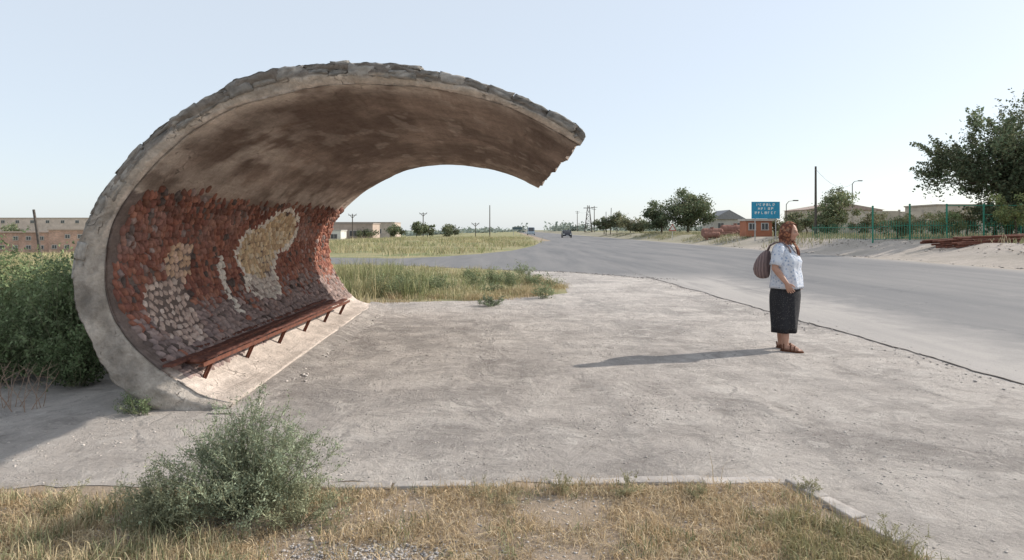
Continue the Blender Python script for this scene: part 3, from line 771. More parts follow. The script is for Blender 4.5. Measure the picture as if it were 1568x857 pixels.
for i in range(n+1):
    t=i/n; y=5.3+7.4*t; xl=-2.345-.27*t; hh=.02+.09*t+.01*NZ(y*2)
    for k in range(7):
        q_=k/6; V.append((xl-.12+q_*(.48+.16*NZ(y*1.7,2)),y,(hh*(1-ss(max(0,(q_-.2)/.8)))-.003 if k<6 else -.01)+.008*NZ(y*7,q_*5)*(0<k<6)))
for i in range(n):
    for k in range(6): a=i*7+k; F.append((a,a+1,a+8,a+7))
np_mesh('sand_drift',V,F,M_apron,smooth=True)

# ------------------------------------------------------------ trees
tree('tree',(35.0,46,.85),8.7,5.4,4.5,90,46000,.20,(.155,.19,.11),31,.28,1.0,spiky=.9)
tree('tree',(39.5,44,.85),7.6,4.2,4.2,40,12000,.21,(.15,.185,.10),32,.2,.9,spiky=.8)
tree('poplar_sapling',(31.6,41,.85),3.2,1.3,1.8,22,4500,.11,(.27,.31,.13),33,.06)
tree('fruit_tree',(28.6,42.5,.85),1.9,1.3,1.1,18,2500,.10,(.20,.24,.11),34,.06)
tree('fruit_tree',(27.2,46,.85),1.7,1.4,.9,16,2200,.11,(.19,.22,.11),41,.06)
tree('fruit_tree',(34.0,44,.85),2.6,1.8,1.4,22,3800,.12,(.20,.25,.10),42,.06)
tree('round_tree',(29.6,110,.85),7.6,4.6,4.0,60,11000,.36,(.17,.205,.115),35,.25)
tree('round_tree',(25.6,112,.85),5.8,3.2,2.9,34,5500,.34,(.16,.195,.11),36,.2)
tree('round_tree',(29.6,60,.85),4.5,2.2,2.1,34,5500,.20,(.19,.225,.12),37,.12)
tree('round_tree',(31.3,63,.85),5.1,1.8,2.6,26,3500,.20,(.20,.23,.125),38,.12)
tree('round_tree',(26.6,66,.85),2.6,1.8,1.3,22,2600,.18,(.22,.23,.125),39,.1)
for i,(px,Y,hh,R) in enumerate([(925,150,4.5,3.0),(945,150,5.2,3.0),(965,140,3.6,3.0),(985,130,3.2,2.4),(1215,90,3.4,2.6),(1330,66,2.6,2.2),(1350,75,3.6,2.2),(1445,52,2.2,1.7),(1480,50,2.8,1.6),(1235,80,3.2,1.6),(1385,60,2.0,2.0),(1410,64,2.6,2.0)]):
    tree('shrub_tree',((px-784)/1000*Y,Y,.8),hh,R,hh*.5,20,2600,.0022*Y+.05,(.18+.01*(i%3),.205,.12),50+i,.1)
for i,(px,Y,hh,R) in enumerate([(638,135,4.2,2.2),(655,140,3,2),(688,150,2.8,3),(560,150,3,3),(604,170,3.0,3),(20,130,5.5,2.5),(118,120,3.0,2.5)]):
    X=(px-784)/1000*Y
    tree('shrub_tree',(X,Y,float(H(X))),hh,R,hh*.5,20,2000,.0022*Y+.05,(.17,.20,.115),70+i,.1)
P=[];C=[]
for k in range(420):
    x=rng.uniform(-420,420); y=rng.uniform(330,520)
    if -6<x-12<14: continue
    hh=rng.uniform(1.5,4.0)*(1.2 if x>0 else .8); R=rng.uniform(3,9); n=70
    pp=rng.normal(size=(n,3))*np.array([R*.5,R*.4,hh*.32])+np.array([x,y,float(H(x))+hh*.5]); P.append(pp); C.append(np.array((.27,.31,.27))*rng.uniform(.8,1.3)*rng.uniform(.85,1.15,size=(n,1)))  # paler grey-green: distance haze painted into the leaf colour
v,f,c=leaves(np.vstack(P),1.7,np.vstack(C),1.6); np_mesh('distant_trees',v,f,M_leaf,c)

# ------------------------------------------------------------ buildings
def building(name,loc,w,d,h,wall,roof,rz=0,rows=1,cols_=6,ww=1.2,wh=1.1,z1=1.0,gable=0,brick=False):
    root=empty(name,loc,rz); m=M_brickw if brick else M_wallp
    g=Geo(); g.box(-w/2,w/2,0,d,0,h,c=wall); g.build('walls',m,parent=root)
    g=Geo()
    if gable:
        V=[(-w/2-.3,-.3,h+.01),(w/2+.3,-.3,h+.01),(w/2+.3,d+.3,h+.01),(-w/2-.3,d+.3,h+.01),(0,-.3,h+gable),(0,d+.3,h+gable)]
        g.add(V,[(0,1,4),(2,3,5),(0,4,5,3),(1,2,5,4),(0,3,2,1)],roof)
    else:
        g.box(-w/2-.15,w/2+.15,-.15,d+.15,h+.003,h+.22,c=roof)
    g.build('roof',M_attr,parent=root)
    g=Geo(); f=Geo()
    for r in range(rows):
        for k in range(cols_):
            if random.random()<.12: continue
            x=-w/2+w*(k+.5)/cols_+random.uniform(-.1,.1); z=z1+r*(h-.4)/rows; zb=z
            g.box(x-ww/2,x+ww/2,-.012,.05,zb+.02,z+wh,c=(1,1,1))
            f.box(x-ww/2-.07,x-ww/2-.002,-.04,.03,zb,z+wh+.07,c=(.6,.58,.55)); f.box(x+ww/2+.002,x+ww/2+.07,-.04,.03,zb,z+wh+.07,c=(.6,.58,.55))
            f.box(x-ww/2,x+ww/2,-.04,.03,z+wh+.002,z+wh+.07,c=(.6,.58,.55))
            f.box(x-ww/2-.1,x+ww/2+.1,-.08,.03,zb-.08,zb-.003,c=(.55,.5,.45))
            f.box(x-.025,x+.025,-.03,.0,zb+.02,z+wh-.002,c=(.6,.58,.55))
    g.build('windows',M_glass,parent=root); f.build('frames',M_attr,parent=root)
    return root
def brick_mat():
    m=NT('brick_wall'); p=m.obj()
    a=m.node('ShaderNodeAttribute',attribute_name='Col').outputs['Color']
    b=m.node('ShaderNodeTexBrick',{'Scale':2.0,'Color1':(1.1,1.05,1,1),'Color2':(.8,.8,.8,1),'Mortar':(1.0,1.0,1.0,1),'Mortar Size':.015})
    mp=m.node('ShaderNodeMapping'); mp.inputs['Rotation'].default_value=(math.pi/2,0,0); m.set(mp.inputs[0],p); m.set(b.inputs['Vector'],mp.outputs[0])
    c=m.mix(1.0,a,b.outputs[0],'MULTIPLY'); n=m.noise(p,.5,6); c=m.mix(1.0,c,m.mix(m.rng(n,.35,.65),(.75,.75,.75),(1.25,1.25,1.25)),'MULTIPLY')
    return m.finish(c,.9)
M_brickw=brick_mat(); M_wallp=mat_var('render_wall',(1.1,1.1,1.1),(.78,.78,.78),.7,8,.3,.02,attr=True)
building('brick_house',(-82,105,-2.25),15,9,3.3,(.52,.34,.27),(.50,.38,.32),0,2,7,.7,.55,.7,brick=True)
building('brick_house',(-70.8,104,-2.25),6,7,3.7,(.54,.36,.29),(.50,.39,.33),0,2,3,.7,.55,.8,brick=True)
building('apartment_block',(-146,190,-2.3),52,12,7.2,(.62,.51,.45),(.56,.48,.43),0,2,12,1.0,.8,2.4)
building('warehouse',(-36.5,150,-1.3),9,8,4.2,(.46,.37,.31),(.34,.29,.26),0,1,3,1.6,1.2,1.4)
building('white_shed',(-40.0,142,-1.3),5.5,5,2.6,(.66,.64,.60),(.5,.48,.45),0,1,2,1.4,1.0,.9)
building('warehouse',(-50,205,-1.6),26,12,5.4,(.50,.42,.36),(.40,.34,.31),0,1,8,1.6,1.4,2)
building('gabled_house',(39.2,118,.85),5.6,7,2.6,(.54,.50,.45),(.30,.29,.29),0,1,2,1.0,1.0,.9,gable=1.7)
building('small_house',(57,112,.85),14,7,4.1,(.54,.46,.38),(.42,.32,.27),.1,1,5,1.1,1.2,1.2,gable=1.2)
building('kiosk',(24.6,65,.85),2.6,1.8,1.55,(.42,.17,.10),(.55,.50,.44),0,1,2,.6,.6,.7)
building('low_building',(80,100,.85),30,8,4.4,(.54,.46,.38),(.45,.38,.32),0,1,8,1.2,1.2,1.4)
root=empty('compound_wall',(35,72,.8)); g=Geo()
for i in range(20):
    g.box(i*2.6,i*2.6+2.5,0,.2,0,2.75+random.uniform(-.06,.06),c=random.choice([(.54,.47,.39),(.50,.43,.35),(.58,.50,.42)]))
    g.box(i*2.6+2.502,i*2.6+2.598,-.05,.25,0,2.95,c=(.46,.40,.34))
g.build('panels',M_wallp,parent=root)

# ------------------------------------------------------------ poles
def upole(name,x,y,h,r=.12,kind='T',lean=0,z=None,mat=None):
    z=float(H(x)) if z is None else z
    root=empty(name,(x,y,z)); g=Geo(); g.tube([(0,0,-.3),(lean*.5,0,h*.5),(lean,0,h)],[r,r*.85,r*.7],8)
    if kind=='T':
        g.box(lean-.9,lean+.9,-.05,.05,h-.5,h-.4); g.box(lean-.6,lean+.6,-.05,.05,h-1.1,h-1.0)
        for q_ in (-.8,-.3,.3,.8): g.tube([(lean+q_,0,h-.4),(lean+q_,0,h-.2)],[.05,.04],6)
    if kind=='Y':
        for s_ in (-1,1): g.tube([(lean,0,h-.9),(lean+s_*.9,0,h)],[.07,.05],6)
        g.box(lean-.9,lean+.9,-.04,.04,h-.35,h-.25)
    if kind=='lamp':
        g.tube([(lean,0,h),(lean+.3,0,h+.35),(lean+1.0,0,h+.45)],[r*.7,r*.5,r*.45],6); g.box(lean+.8,lean+1.35,-.12,.12,h+.38,h+.5)
    g.build('post',mat or M_pole,parent=root,smooth=False); return root
upole('utility_pole',27.9,60,6.5,.13,'none')
upole('street_lamp',46.9,90,7.0,.08,'lamp')
upole('street_lamp',31.5,75,3.6,.06,'lamp')
upole('utility_pole',-5.1,150,7.2,.13,'none')
upole('utility_pole',-8.4,150,3.2,.10,'Y')
upole('utility_pole',-20.4,150,5.6,.13,'Y')
upole('utility_pole',-34.2,140,5.6,.13,'Y')
upole('wooden_post',-28.8,40,3.1,.10,'none',lean=-.5)
upole('utility_pole',25.2,200,8.0,.14,'T'); upole('utility_pole',28.5,285,9.0,.16,'T')
upole('utility_pole',21.6,150,5.4,.09,'none'); upole('utility_pole',22.6,150,6.0,.10,'none',lean=.2)
root=empty('lattice_pylon',(23.4,200,.85)); g=Geo()
for s_ in(-1,1):
    for q_ in (-1,1): g.tube([(s_*1.1,q_*.8,0),(s_*.25,q_*.2,8.2)],[.10,.07],5)
for k in range(6):
    z=k*1.35; wq=1.1-.85*z/8.2; w2=1.1-.85*(z+1.35)/8.2; g.tube([(-wq,-.6,z),(w2,-.6,z+1.35)],.05,4); g.tube([(wq,-.6,z),(-w2,-.6,z+1.35)],.05,4); g.tube([(-wq,-.6,z),(wq,-.6,z)],.05,4)
g.box(-1.5,1.5,-.1,.1,7.3,7.5); g.build('frame',M_pole,parent=root)
g=Geo()
def wire(a,b,sag):
    a=Vector(a);b=Vector(b); g.tube([a.lerp(b,i/10)-Vector((0,0,sag*4*(i/10)*(1-i/10))) for i in range(11)],.012,4)
wire((25.2,200,8.4),(28.5,285,9.4),1); wire((27.9,60,7.1),(46.9,90,7.9),1.0)
g.build('overhead_wires',M_pole)

# ------------------------------------------------------------ signs
root=empty('blue_road_sign',(23.3,60,.6)); g=Geo()
for x in (-.95,.95): g.tube([(x,.06,-.3),(x,.06,3.5)],.05,8)
g.build('posts',mat_var('sign_post',(.45,.44,.42),(.35,.34,.33),4,0,0),parent=root)
g=Geo(); g.box(-1.3,1.3,-.03,.02,1.95,3.5,c=(.05,.31,.48)); g.build('panel',M_attr,parent=root,bevel=.01)
g=Geo(); r=random.Random(5)
for row_,(n,zc_) in enumerate(((6,3.22),(5,2.86),(7,2.48))):
    wd=.30; x0=-n*wd/2
    for i in range(n):
        x=x0+i*wd+.04; z0=zc_-.11; H_=.23; wq=.19; st=.05; Wc=(.85,.85,.82)
        def bx(a,b,c_,d_): g.box(x+a,x+b,-.040,-.034,z0+c_,z0+d_,c=Wc)
        bx(0,st,0,H_)
        if r.random()<.7: bx(wq-st,wq,0 if r.random()<.6 else H_*.4,H_)
        if r.random()<.6: bx(st+.001,wq-st-.001,H_-st,H_)
        if r.random()<.5: bx(st+.001,wq-st-.001,0,st)
        if r.random()<.5: bx(st+.001,wq-st-.001,H_*.45,H_*.45+st)
g.build('lettering',M_attr,parent=root)
root=empty('direction_sign',(1.4,175,0)); g=Geo()
for x in(-1.0,1.0): g.tube([(x,.1,0),(x,.1,2.3)],.06,6,c=(.4,.4,.4))
g.box(-1.3,1.3,-.04,.04,1.55,2.35,c=(.10,.14,.16)); g.box(-1.22,1.22,-.048,-.043,1.62,1.66,c=(.6,.6,.6)); g.box(-1.22,1.22,-.048,-.043,2.24,2.28,c=(.6,.6,.6)); g.build('panel',M_attr,parent=root)
root=empty('warning_sign',(20.4,83,.2)); g=Geo(); g.tube([(0,.05,0),(0,.05,1.9)],.04,6,c=(.5,.5,.48))
V=[(-.5,-.02,1.2),(.5,-.02,1.2),(0,-.02,2.1),(-.5,.02,1.2),(.5,.02,1.2),(0,.02,2.1)]; g.add(V,[(0,1,2),(5,4,3),(0,3,4,1),(1,4,5,2),(2,5,3,0)],(.45,.12,.08))
V=[(-.32,-.026,1.3),(.32,-.026,1.3),(0,-.026,1.9)]; g.add(V,[(0,1,2)],(.7,.68,.62)); g.build('plate',M_attr,parent=root)

# ------------------------------------------------------------ vehicles
def vehicle(name,loc,L,W,Hh,body,van=False,rz=0):
    root=empty(name,loc,rz); prof=[(0,.30),(0,.62),(.10,.80),(.62,.92),(1.05,Hh),(L*.62,Hh+.02),(L*.86,.98),(L-.08,.90),(L,.55),(L-.03,.28)]
    if van: prof=[(0,.35),(0,.95),(.15,1.15),(.75,Hh-.08),(1.2,Hh),(L-.15,Hh),(L,Hh-.25),(L,.9),(L,.5),(L-.02,.32)]
    g=Geo(); rings=[]
    for s_,k in ((-1,.86),(-1,1),(1,1),(1,.86)):
        rings.append([Vector((s_*W/2*(1 if z<1.0 else .84)*(1 if k==1 else .97),y,z if k==1 else z*.97+.02)) for y,z in prof])
    g.loft(rings,c=body); g.build('body',mat_var('car_paint_'+name,(1,1,1),(.9,.9,.9),3,0,0,rough=.3,attr=True,spec=.5),parent=root,bevel=.03)
    g=Geo(); z1=1.0 if not van else 1.15
    g.add([(-W*.36,.60 if not van else .14,z1-.06),(W*.36,.60 if not van else .14,z1-.06),(W*.34,1.0 if not van else .70,Hh-.08),(-W*.34,1.0 if not van else .70,Hh-.08)],[(0,1,2,3)])
    for v_ in range(4): g.v[v_]=(g.v[v_][0],g.v[v_][1]-.05,g.v[v_][2]+.02)
    for s_ in(-1,1): g.box(s_*W*.47-.02,s_*W*.47+.02,1.1,L*.7,z1,Hh-.12)
    g.build('glazing',M_glass,parent=root)
    g=Geo()
    for s_ in(-1,1):
        for yq in(.75,L-.8): g.tube([(s_*W*.5-.1*s_,yq,.31),(s_*W*.5+.02*s_,yq,.31)],.31,14,c=(.03,.03,.03))
    g.build('wheels',M_attr,parent=root)
    g=Geo()
    for s_ in(-1,1): g.box(s_*W*.38-.14,s_*W*.38+.14,-.03,.02,.62,.76,c=(.8,.8,.75))
    g.box(-.26,.26,-.035,.01,.42,.52,c=(.7,.7,.7)); g.box(-W*.46,W*.46,-.05,.02,.30,.40,c=(.05,.05,.05)); g.build('lights_and_bumper',M_attr,parent=root)
vehicle('dark_car',(10.6,125,.012),4.2,1.75,1.45,(.035,.035,.045))
vehicle('minibus',(5.6,190,.012),5.5,2.1,2.3,(.40,.48,.54),van=True)

# ------------------------------------------------------------ rusted tanks, pipes, fence
M_rust2=mat_var('rusted_tank',(.32,.17,.13),(.20,.10,.08),2,20,.3,.02)
def tank(name,x,y,L,R,z):
    root=empty(name,(x,y,z)); g=Geo()
    g.tube([(-L/2,0,R),(-L/2+.12,0,R),(L/2-.12,0,R),(L/2,0,R)],[R*.8,R,R,R*.8],20)
    for q_ in (-.3,0,.3): g.tube([(q_*L-.03,0,R),(q_*L+.03,0,R)],R*1.03,20)
    g.box(-L*.35,-L*.25,-R*.8,R*.8,-.2,R*.35); g.box(L*.25,L*.35,-R*.8,R*.8,-.2,R*.35)
    g.tube([(0,0,R*1.9),(0,0,R*2.3)],.2,10); g.build('drum',M_rust2,parent=root)
tank('rusted_tank',27.0,79,3.4,.62,.88); tank('rusted_tank',23.6,77,2.4,.5,.70); tank('rusted_tank',22.3,73,1.8,.35,.60)
root=empty('scrap_heap',(25.2,74,.85)); g=Geo()
for k in range(26):
    a=random.uniform(0,3.14); l=random.uniform(.4,1.4); x=random.uniform(-2.5,3); z=random.uniform(.02,.5)*(1-abs(x)/3.6)
    g.tube([(x-l*math.cos(a),random.uniform(-.5,.5),z),(x+l*math.cos(a),random.uniform(-.5,.5),z+random.uniform(-.05,.3))],random.uniform(.03,.12),6)
g.build('scrap',M_rust2,parent=root)
root=empty('rusty_pipe_pile',(25.4,34.5,0)); g=Geo()
for k in range(36):
    lay=k//9; x0=random.uniform(-3.4,-1.6); x1=x0+random.uniform(3.5,6.5); yq=-1.2+(k%9)*.28+random.uniform(-.1,.1); ta=random.uniform(-.25,.25)
    za=float(H(25.4+x0)); zb=float(H(25.4+x1)); r_=random.uniform(.035,.075)
    zz=.06+lay*.10; g.tube([(x0,yq-ta,max(za,.55)+zz),(x1,yq+ta,max(zb,.8)+zz+random.uniform(-.02,.06))],r_,7)
g.build('pipes',M_rust,parent=root)
root=empty('green_metal_fence',(23.2,42,0)); g=Geo()
x=0; i=0
while x<12:
    zb=float(H(23.2+x)); big=(i%14==0)
    if big: g.tube([(x,0,zb-.1),(x,0,zb+2.25)],.055,8); g.ball((x,0,zb+2.28),.07,8)
    else:
        hgt=1.05+.22*abs(math.sin(i*math.pi/14))
        g.tube([(x,0,zb+.08),(x,0,zb+hgt)],.016,5)
    x+=.17; i+=1
for zz in (.15,.95):
    g.tube([(0,0,zz+float(H(23.2))),(2,0,zz+float(H(25.2))),(12,0,zz+.85)],.02,5)
g.tube([(4.76,0,3.08),(9.5,0,3.08)],.03,6); g.tube([(7.1,0,2.5),(11.9,0,2.5)],.03,6)
for k in range(14): 
    a=7.1+k*.36; g.tube([(a,.0,1.85),(a+.36,0,2.5)],.012,4); g.tube([(a+.36,.0,1.85),(a,0,2.5)],.012,4)
for k in range(30):
    y=k*.28; hgt=1.05+.2*abs(math.sin(k*.45)); g.tube([(-.0,y+.3,float(H(23.2))+.1),(0,y+.3,float(H(23.2))+hgt)],.014,5)
g.tube([(0,0,float(H(23.2))+.95),(0,8.5,float(H(23.2))+.95)],.02,5); g.build('bars',M_green,parent=root)

# ------------------------------------------------------------ woman
W=empty('elderly_woman',(3.40,8.17,.004),math.radians(-36))
def skin_mat():
    m=NT('skin'); p=m.obj(); a=m.node('ShaderNodeAttribute',attribute_name='Col').outputs['Color']
    c=m.mix(m.rng(m.noise(p,25,5),.35,.65),(1.08,1.05,1.03),(.9,.88,.86)); c=m.mix(1.0,a,c,'MULTIPLY')
    return m.finish(c,.6,m.noise(p,90,4),.15,.004,.35)
M_skin=skin_mat(); SK=(.46,.265,.195)
body=Geo()
def lm(pts,rad,n=12): body.tube(pts,rad,n,c=SK)
lm([(0,0,.72),(.0,0,.9),(.015,0,1.05),(.0,0,1.2),(-.01,0,1.30),(.005,0,1.345)],[.10,.12,.12,.12,.09,.05],16)
lm([(-.005,0,1.28),(.012,0,1.36),(.028,0,1.43)],[.055,.048,.047])
for s_,fx in ((-1,.05),(1,-.05)):
    lm([(0,s_*.075,.80),(fx*.2,s_*.075,.62),(fx*.4,s_*.075,.44),(fx*.7-.008,s_*.083,.30),(fx-.01,s_*.092,.16),(fx-.01,s_*.095,.085),(fx-.008,s_*.095,.05)],[.08,.068,.056,.056,.043,.036,.036],14)
    body.ball((fx-.02,s_*.095,.045),(.038,.032,.032),12,c=SK)
    lm([(fx-.025,s_*.095,.045),(fx+.05,s_*.100,.046),(fx+.11,s_*.107,.034),(fx+.155,s_*.110,.028)],[.033,.036,.036,.02],12)
    for k in range(5):
        yy_=s_*.110+(k-2)*.0155; tl=.195-.010*abs(k-(1 if s_>0 else 3))
        lm([(fx+.14,yy_,.030),(fx+tl*.95-.01,yy_,.030),(fx+tl,yy_,.022)],[.009,.0095,.006],8)
def arm(s_,sh,el,wr,pd,curl):
    sh,el,wr=Vector(sh),Vector(el),Vector(wr)
    lm([Vector((0,s_*.09,1.27)),sh,sh.lerp(el,.4),sh.lerp(el,.8),el,el.lerp(wr,.3),el.lerp(wr,.8),wr],[.06,.056,.052,.044,.041,.042,.030,.026],12)
    d=Vector(pd).normalized(); side=Vector((1,0,0)); side=(side-d*side.dot(d)).normalized()
    nrm=d.cross(side)*s_
    if nrm.y*s_>0: nrm=-nrm
    rings=[]
    for q_,hw,ht in ((-.01,.024,.020),(.02,.033,.017),(.05,.040,.015),(.075,.040,.013)):
        c_=wr+d*q_; rings.append([c_+side*hw*math.cos(2*math.pi*k/12)+nrm*ht*math.sin(2*math.pi*k/12) for k in range(12)])
    body.loft(rings,c=SK)
    for k,L in enumerate((.064,.073,.068,.054)):
        off=(.030-.020*k); b=wr+d*.066+side*off; dirn=(d+side*(.10-.07*k)).normalized(); P_=[b]; ang=0
        for seg,fr_ in enumerate((.2,.42,.30,.25)):
            ang+=curl*(0 if seg==0 else 1); dd=dirn*math.cos(ang)+nrm*math.sin(ang); P_.append(P_[-1]+dd*L*fr_)
        lm(P_,[.0088,.0088,.0082,.0075,.0055],8)
    b=wr+d*.022+side*.024+nrm*.004; t1=(d*.6+side*.75+nrm*.25).normalized(); t2=(d*.85+side*.35+nrm*.35).normalized()
    lm([b,b+t1*.030,b+t1*.030+t2*.026,b+t1*.030+t2*.046],[.012,.0105,.0095,.006],8)
arm(-1,(-.01,-.165,1.275),(-.045,-.245,1.03),(.095,-.255,.850),(.45,.05,-1),.38)
arm(1,(-.01,.165,1.275),(-.01,.235,1.03),(.11,.20,.86),(.35,-.1,-1),.38)
bo=body.build('body',M_skin,smooth=True,parent=W)
rm=bo.modifiers.new('rem','REMESH'); rm.mode='VOXEL'; rm.voxel_size=.0045; rm.use_smooth_shade=True
smm=bo.modifiers.new('sm','SMOOTH'); smm.iterations=3; smm.factor=.5
mb=NT('skin_body'); pb=mb.obj(); cb=mb.mix(mb.rng(mb.noise(pb,12,5),.35,.65),(.47,.275,.20),(.40,.225,.16)); bo.data.materials[0]=mb.finish(cb,.6,None,0,0,.35)
HC=Vector((.060,0,1.470)); Rh=Matrix.Rotation(math.radians(-10),4,'Z')@Matrix.Rotation(math.radians(8),4,'Y')
V=[];F=[];C=[]; nu,nv=44,56
G=lambda v,c_,s: math.exp(-((v-c_)/s)**2)
for i in range(nu+1):
    th=math.pi*i/nu
    for j in range(nv):
        ph=2*math.pi*j/nv; dx,dy,dz=math.sin(th)*math.cos(ph),math.sin(th)*math.sin(ph),math.cos(th)
        x,y,z=dx*.100,dy*.074,dz*.118
        jaw=float(ss(-z/.11)); y*=1-.26*jaw
        if dx>0: x=x*(1-.06*abs(dz)) ; f=min(1,dx*1.6)
        else: f=0; x*=1+.05*float(ss(z/.1+.3)); x*=1-.35*jaw
        col=np.array(SK)
        if f>0:
            x+=f*.026*G(y,0,.011)*(G(z,-.016,.016) if z<-.016 else G(z,-.016,.032)); x+=f*.004*G(abs(y),.014,.007)*G(z,-.022,.008)
            x+=f*.006*G(z,.030,.010)*G(abs(y),.028,.02); x-=f*.011*G(abs(y),.029,.013)*G(z,.010,.012)
            x+=f*.005*G(abs(y),.042,.016)*G(z,-.025,.018)
            x+=f*.007*G(y,0,.022)*(G(z,-.050,.006)+G(z,-.064,.007)); x-=f*.004*G(y,0,.024)*G(z,-.057,.003)
            x+=f*.022*G(y,0,.026)*G(z,-.088,.022)
            lips=G(y,0,.022)*G(z,-.057,.010); col=col*(1-.55*lips)+np.array((.30,.10,.08))*.55*lips
            br=G(z,.032,.0055)*G(abs(y),.030,.015)*.75; col=col*(1-br)+np.array((.10,.07,.06))*br
            eye=G(abs(y),.029,.013)*G(z,.012,.009)*.55; col=col*(1-eye)+np.array((.14,.08,.06))*eye
            ch=G(abs(y),.040,.018)*G(z,-.028,.02)*.3; col=col*(1-ch)+np.array((.52,.24,.18))*ch
        V.append(Rh@Vector((x,y,z))+HC); C.append(col)
for i in range(nu):
    for j in range(nv): a=i*nv+j;b=i*nv+(j+1)%nv; F.append((a,a+nv,b+nv,b))
np_mesh('head',np.array([tuple(v) for v in V]),F,M_skin,np.array(C),smooth=True,parent=W)
g=Geo()
for s_ in(-1,1):
    g.ball(Rh@Vector((.0745,s_*.029,.010))+HC,(.0105,.0125,.0075),10,c=(.55,.50,.46)); g.ball(Rh@Vector((.0815,s_*.0275,.010))+HC,.0052,8,c=(.03,.02,.015))
g.build('eyes',M_skin,smooth=True,parent=W)
def scarf_mat():
    m=NT('headscarf_cloth'); p=m.obj(); v=m.node('ShaderNodeTexVoronoi',{'Scale':30.}); m.set(v.inputs['Vector'],p)
    c=m.mix(m.rng(v.outputs['Distance'],.25,.55),(.34,.15,.085),(.13,.055,.04)); c=m.mix(m.rng(m.noise(p,18,4),.56,.65,0,.5),c,(.44,.31,.21))
    return m.finish(c,.85,m.noise(p,30,4),.4,.01,.1)
M_scarf=scarf_mat()
V=[];F=[]; na,nr=48,22
for i in range(nr+1):
    for j in range(na):
        ph=2*math.pi*j/na; up=math.cos(ph); sd=math.sin(ph)
        op=1.06-.08*abs(sd) if up>0 else .98+ .10*(-up)
        th=op+(math.pi-op)*(i/nr)
        dx=math.cos(th); dz=math.sin(th)*up; dy=math.sin(th)*sd
        fold=.003*math.sin(ph*9+th*3)
        kx,ky,kz=.112+fold,.088+fold,.134+fold
        x,y,z=dx*kx,dy*ky,dz*kz
        if x<0 and z<.02: x-=.02*ss(-z/.1)
        if z<-.06: y*=.9; x*=.9
        if x<-.02 and z<-.02: z-=.055*ss((-z-.02)/.08)*ss((-x-.02)/.05)
        V.append(Rh@Vector((float(x),float(y),float(z)))+HC)
for i in range(nr):
    for j in range(na): a=i*na+j;b=i*na+(j+1)%na; F.append((a,b,b+na,a+na))
sc=np_mesh('headscarf',np.array([tuple(v) for v in V]),F,M_scarf,smooth=True,parent=W)
so_=sc.modifiers.new('sol','SOLIDIFY'); so_.thickness=.006; so_.offset=0
g=Geo()
rings=[]
for z,cx,rx,ry in ((1.385,.035,.072,.066),(1.36,.025,.074,.072),(1.335,.012,.080,.088),(1.315,.0,.092,.115),(1.30,-.005,.080,.11)):
    rings.append([Vector((cx+(rx+.004*math.sin(5*a))*math.cos(a),(ry+.004*math.sin(7*a))*math.sin(a),z)) for a in [2*math.pi*k/28 for k in range(28)]])
g.loft(rings)
g.ball((.118,-.005,1.345),(.022,.026,.020),10)
for s_ in(-1,1): g.tube([(.118,s_*.008,1.345),(.146,s_*.022,1.30),(.168,s_*.030,1.245),(.180,s_*.036,1.18)],[.012,.022,.026,.014],8,flat=.4)
g.build('scarf_wrap_and_knot',M_scarf,smooth=True,parent=W)
def blouse_mat():
    m=NT('blouse_cloth'); p=m.obj(); v=m.node('ShaderNodeTexVoronoi',{'Scale':30.}); m.set(v.inputs['Vector'],p)
    c=m.mix(m.rng(v.outputs['Distance'],.45,.2),(.58,.61,.67),(.26,.33,.46)); c=m.mix(m.rng(m.noise(p,30,3),.5,.6,0,.6),c,(.66,.68,.72))
    return m.finish(c,.85,m.noise(p,14,4),.6,.02,.1)
M_bl=blouse_mat()
def ring(cx,rx,ry,z,n=48,amp=0,seed=0,cy=0,fr=7):
    out=[]
    for k in range(n):
        a=2*math.pi*k/n; f=amp*(math.sin(fr*a+seed+z*6)+.6*math.sin((fr*1.7//1)*a+2.1*seed+z*9))
        out.append(Vector((cx+(rx+f)*math.cos(a),cy+(ry+f)*math.sin(a),z)))
    return out
g=Geo()
prof=[(1.335,0,.062,.085,0),(1.318,-.006,.085,.125,.0),(1.295,-.010,.102,.162,.001),(1.26,-.008,.118,.178,.002),(1.21,.006,.140,.182,.003),(1.16,.026,.160,.185,.004),(1.11,.036,.172,.188,.005),(1.06,.030,.166,.186,.007),(1.01,.026,.163,.184,.008),(.96,.030,.170,.190,.009),(.91,.030,.178,.198,.010),(.86,.026,.184,.206,.010),(.81,.024,.190,.213,.010),(.775,.024,.194,.217,.011)]
rings=[ring(cx,rx,ry,z,56,am,1.0) for z,cx,rx,ry,am in prof]
rings.append(ring(.024,.186,.209,.780,56,.010,1.0)); rings.append(ring(.024,.176,.198,.82,56,.008,1.0))
g.loft(rings)
for s_,el in((-1,(-.045,-.245,1.03)),(1,(-.01,.235,1.03))):
    a=Vector((-.008,s_*.125,1.285)); b=Vector((-.012,s_*.172,1.262)); e=Vector(el); pts=[a,b,b.lerp(e,.35),b.lerp(e,.65),b.lerp(e,.86),b.lerp(e,.85)]
    g.tube(pts,[.058,.068,.067,.068,.072,.058],18)
for s_ in (-1,1): g.add([(.055,s_*.02,1.335),(.085,s_*.075,1.315),(.135,s_*.055,1.275),(.115,s_*.012,1.285)],[(0,1,2,3)])
g.build('blouse',M_bl,smooth=True,parent=W)
m=NT('skirt_cloth'); p=m.obj(); v=m.node('ShaderNodeTexVoronoi',{'Scale':55.}); m.set(v.inputs['Vector'],p)
c=m.mix(m.rng(v.outputs['Distance'],.32,.2,0,.6),(.030,.030,.034),(.12,.115,.11)); M_sk=m.finish(c,.85,m.noise(p,12,4),.5,.02,.15)
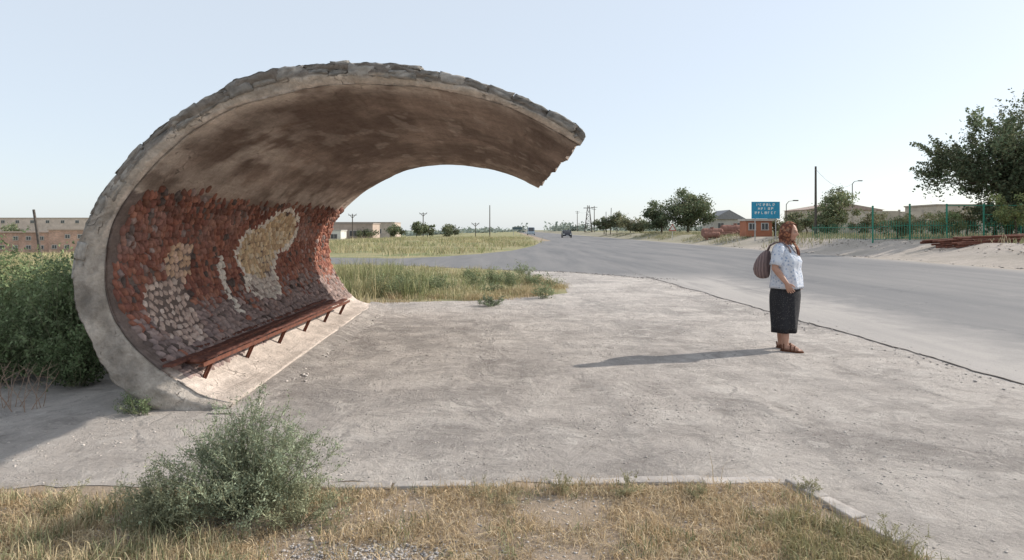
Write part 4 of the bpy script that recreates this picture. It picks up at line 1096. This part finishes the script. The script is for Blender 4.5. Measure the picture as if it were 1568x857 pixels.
g=Geo(); prof=[(.88,.022,.150,.172,.001),(.80,.020,.160,.184,.002),(.75,.018,.170,.192,.003),(.68,.015,.176,.196,.004),(.60,.012,.172,.192,.006),(.50,.010,.166,.185,.008),(.40,.008,.158,.178,.009),(.30,.006,.152,.173,.010),(.225,.004,.151,.173,.012)]
rings=[ring(cx,rx,ry,z,64,am,2.0,fr=6) for z,cx,rx,ry,am in prof]; rings.append(ring(.004,.145,.167,.228,64,.012,2.0,fr=6)); rings.append(ring(.004,.13,.15,.24,64,.010,2.0,fr=6))
g.loft(rings); g.build('skirt',M_sk,smooth=True,parent=W)
g=Geo()
for s_,fx in ((-1,.05),(1,-.05)):
    outl=[(-.065,-.022),(-.068,0),(-.065,.022),(-.03,.034),(.03,.033),(.09,.042),(.14,.046),(.18,.036),(.205,.012),(.205,-.012),(.18,-.036),(.14,-.046),(.09,-.042),(.03,-.033),(-.03,-.034)]
    rings=[[Vector((fx+a,s_*(.102)+b+s_*.04*max(0,a)*.3,z)) for a,b in outl] for z in (0,.017)]
    g.loft(rings,c=(.16,.07,.04))
    for xq,hq,rq in ((.105,.070,.044),(.06,.082,.040),(-.02,.105,.040)):
        g.tube([Vector((fx+xq,s_*.105+rq*math.cos(a),.012+(hq-.012)*math.sin(a))) for a in [math.pi*k/10 for k in range(11)]],.0085,6,c=(.14,.06,.035))
    g.tube([(fx-.045,s_*.10+.036,.02),(fx-.062,s_*.10,.075),(fx-.045,s_*.10-.036,.02)],.008,6,c=(.14,.06,.035))
g.build('sandals',M_attr,parent=W)
m=NT('bag_cloth'); p=m.obj(); wv=m.node('ShaderNodeTexWave',{'Scale':9.,'Distortion':2.5,'Detail':2.}); m.set(wv.inputs['Vector'],p)
c=m.mix(wv.outputs[0],(.26,.19,.18),(.14,.10,.10)); M_bag=m.finish(c,.8,m.noise(p,16,4),.6,.02,.2)
g=Geo(); rings=[]
for z,cx,rx,ry in ((.885,-.235,.02,.04),(.90,-.235,.062,.085),(.94,-.245,.088,.118),(1.0,-.250,.100,.135),(1.07,-.240,.094,.130),(1.14,-.222,.076,.112),(1.20,-.200,.052,.085),(1.235,-.185,.026,.05),(1.245,-.182,.01,.02)):
    rings.append(ring(cx,rx,ry,z,36,.005,3.0,cy=-.06,fr=8))
g.loft(rings)
for dy in (-.03,.03):
    g.tube([(-.185,-.06+dy,1.22),(-.14,-.105+dy*.6,1.30),(-.06,-.130+dy*.4,1.345),(.02,-.130+dy*.4,1.340),(.085,-.12+dy*.3,1.29),(.115,-.125,1.22)],.009,6)
g.build('shoulder_bag',M_bag,smooth=True,parent=W)
print('done')
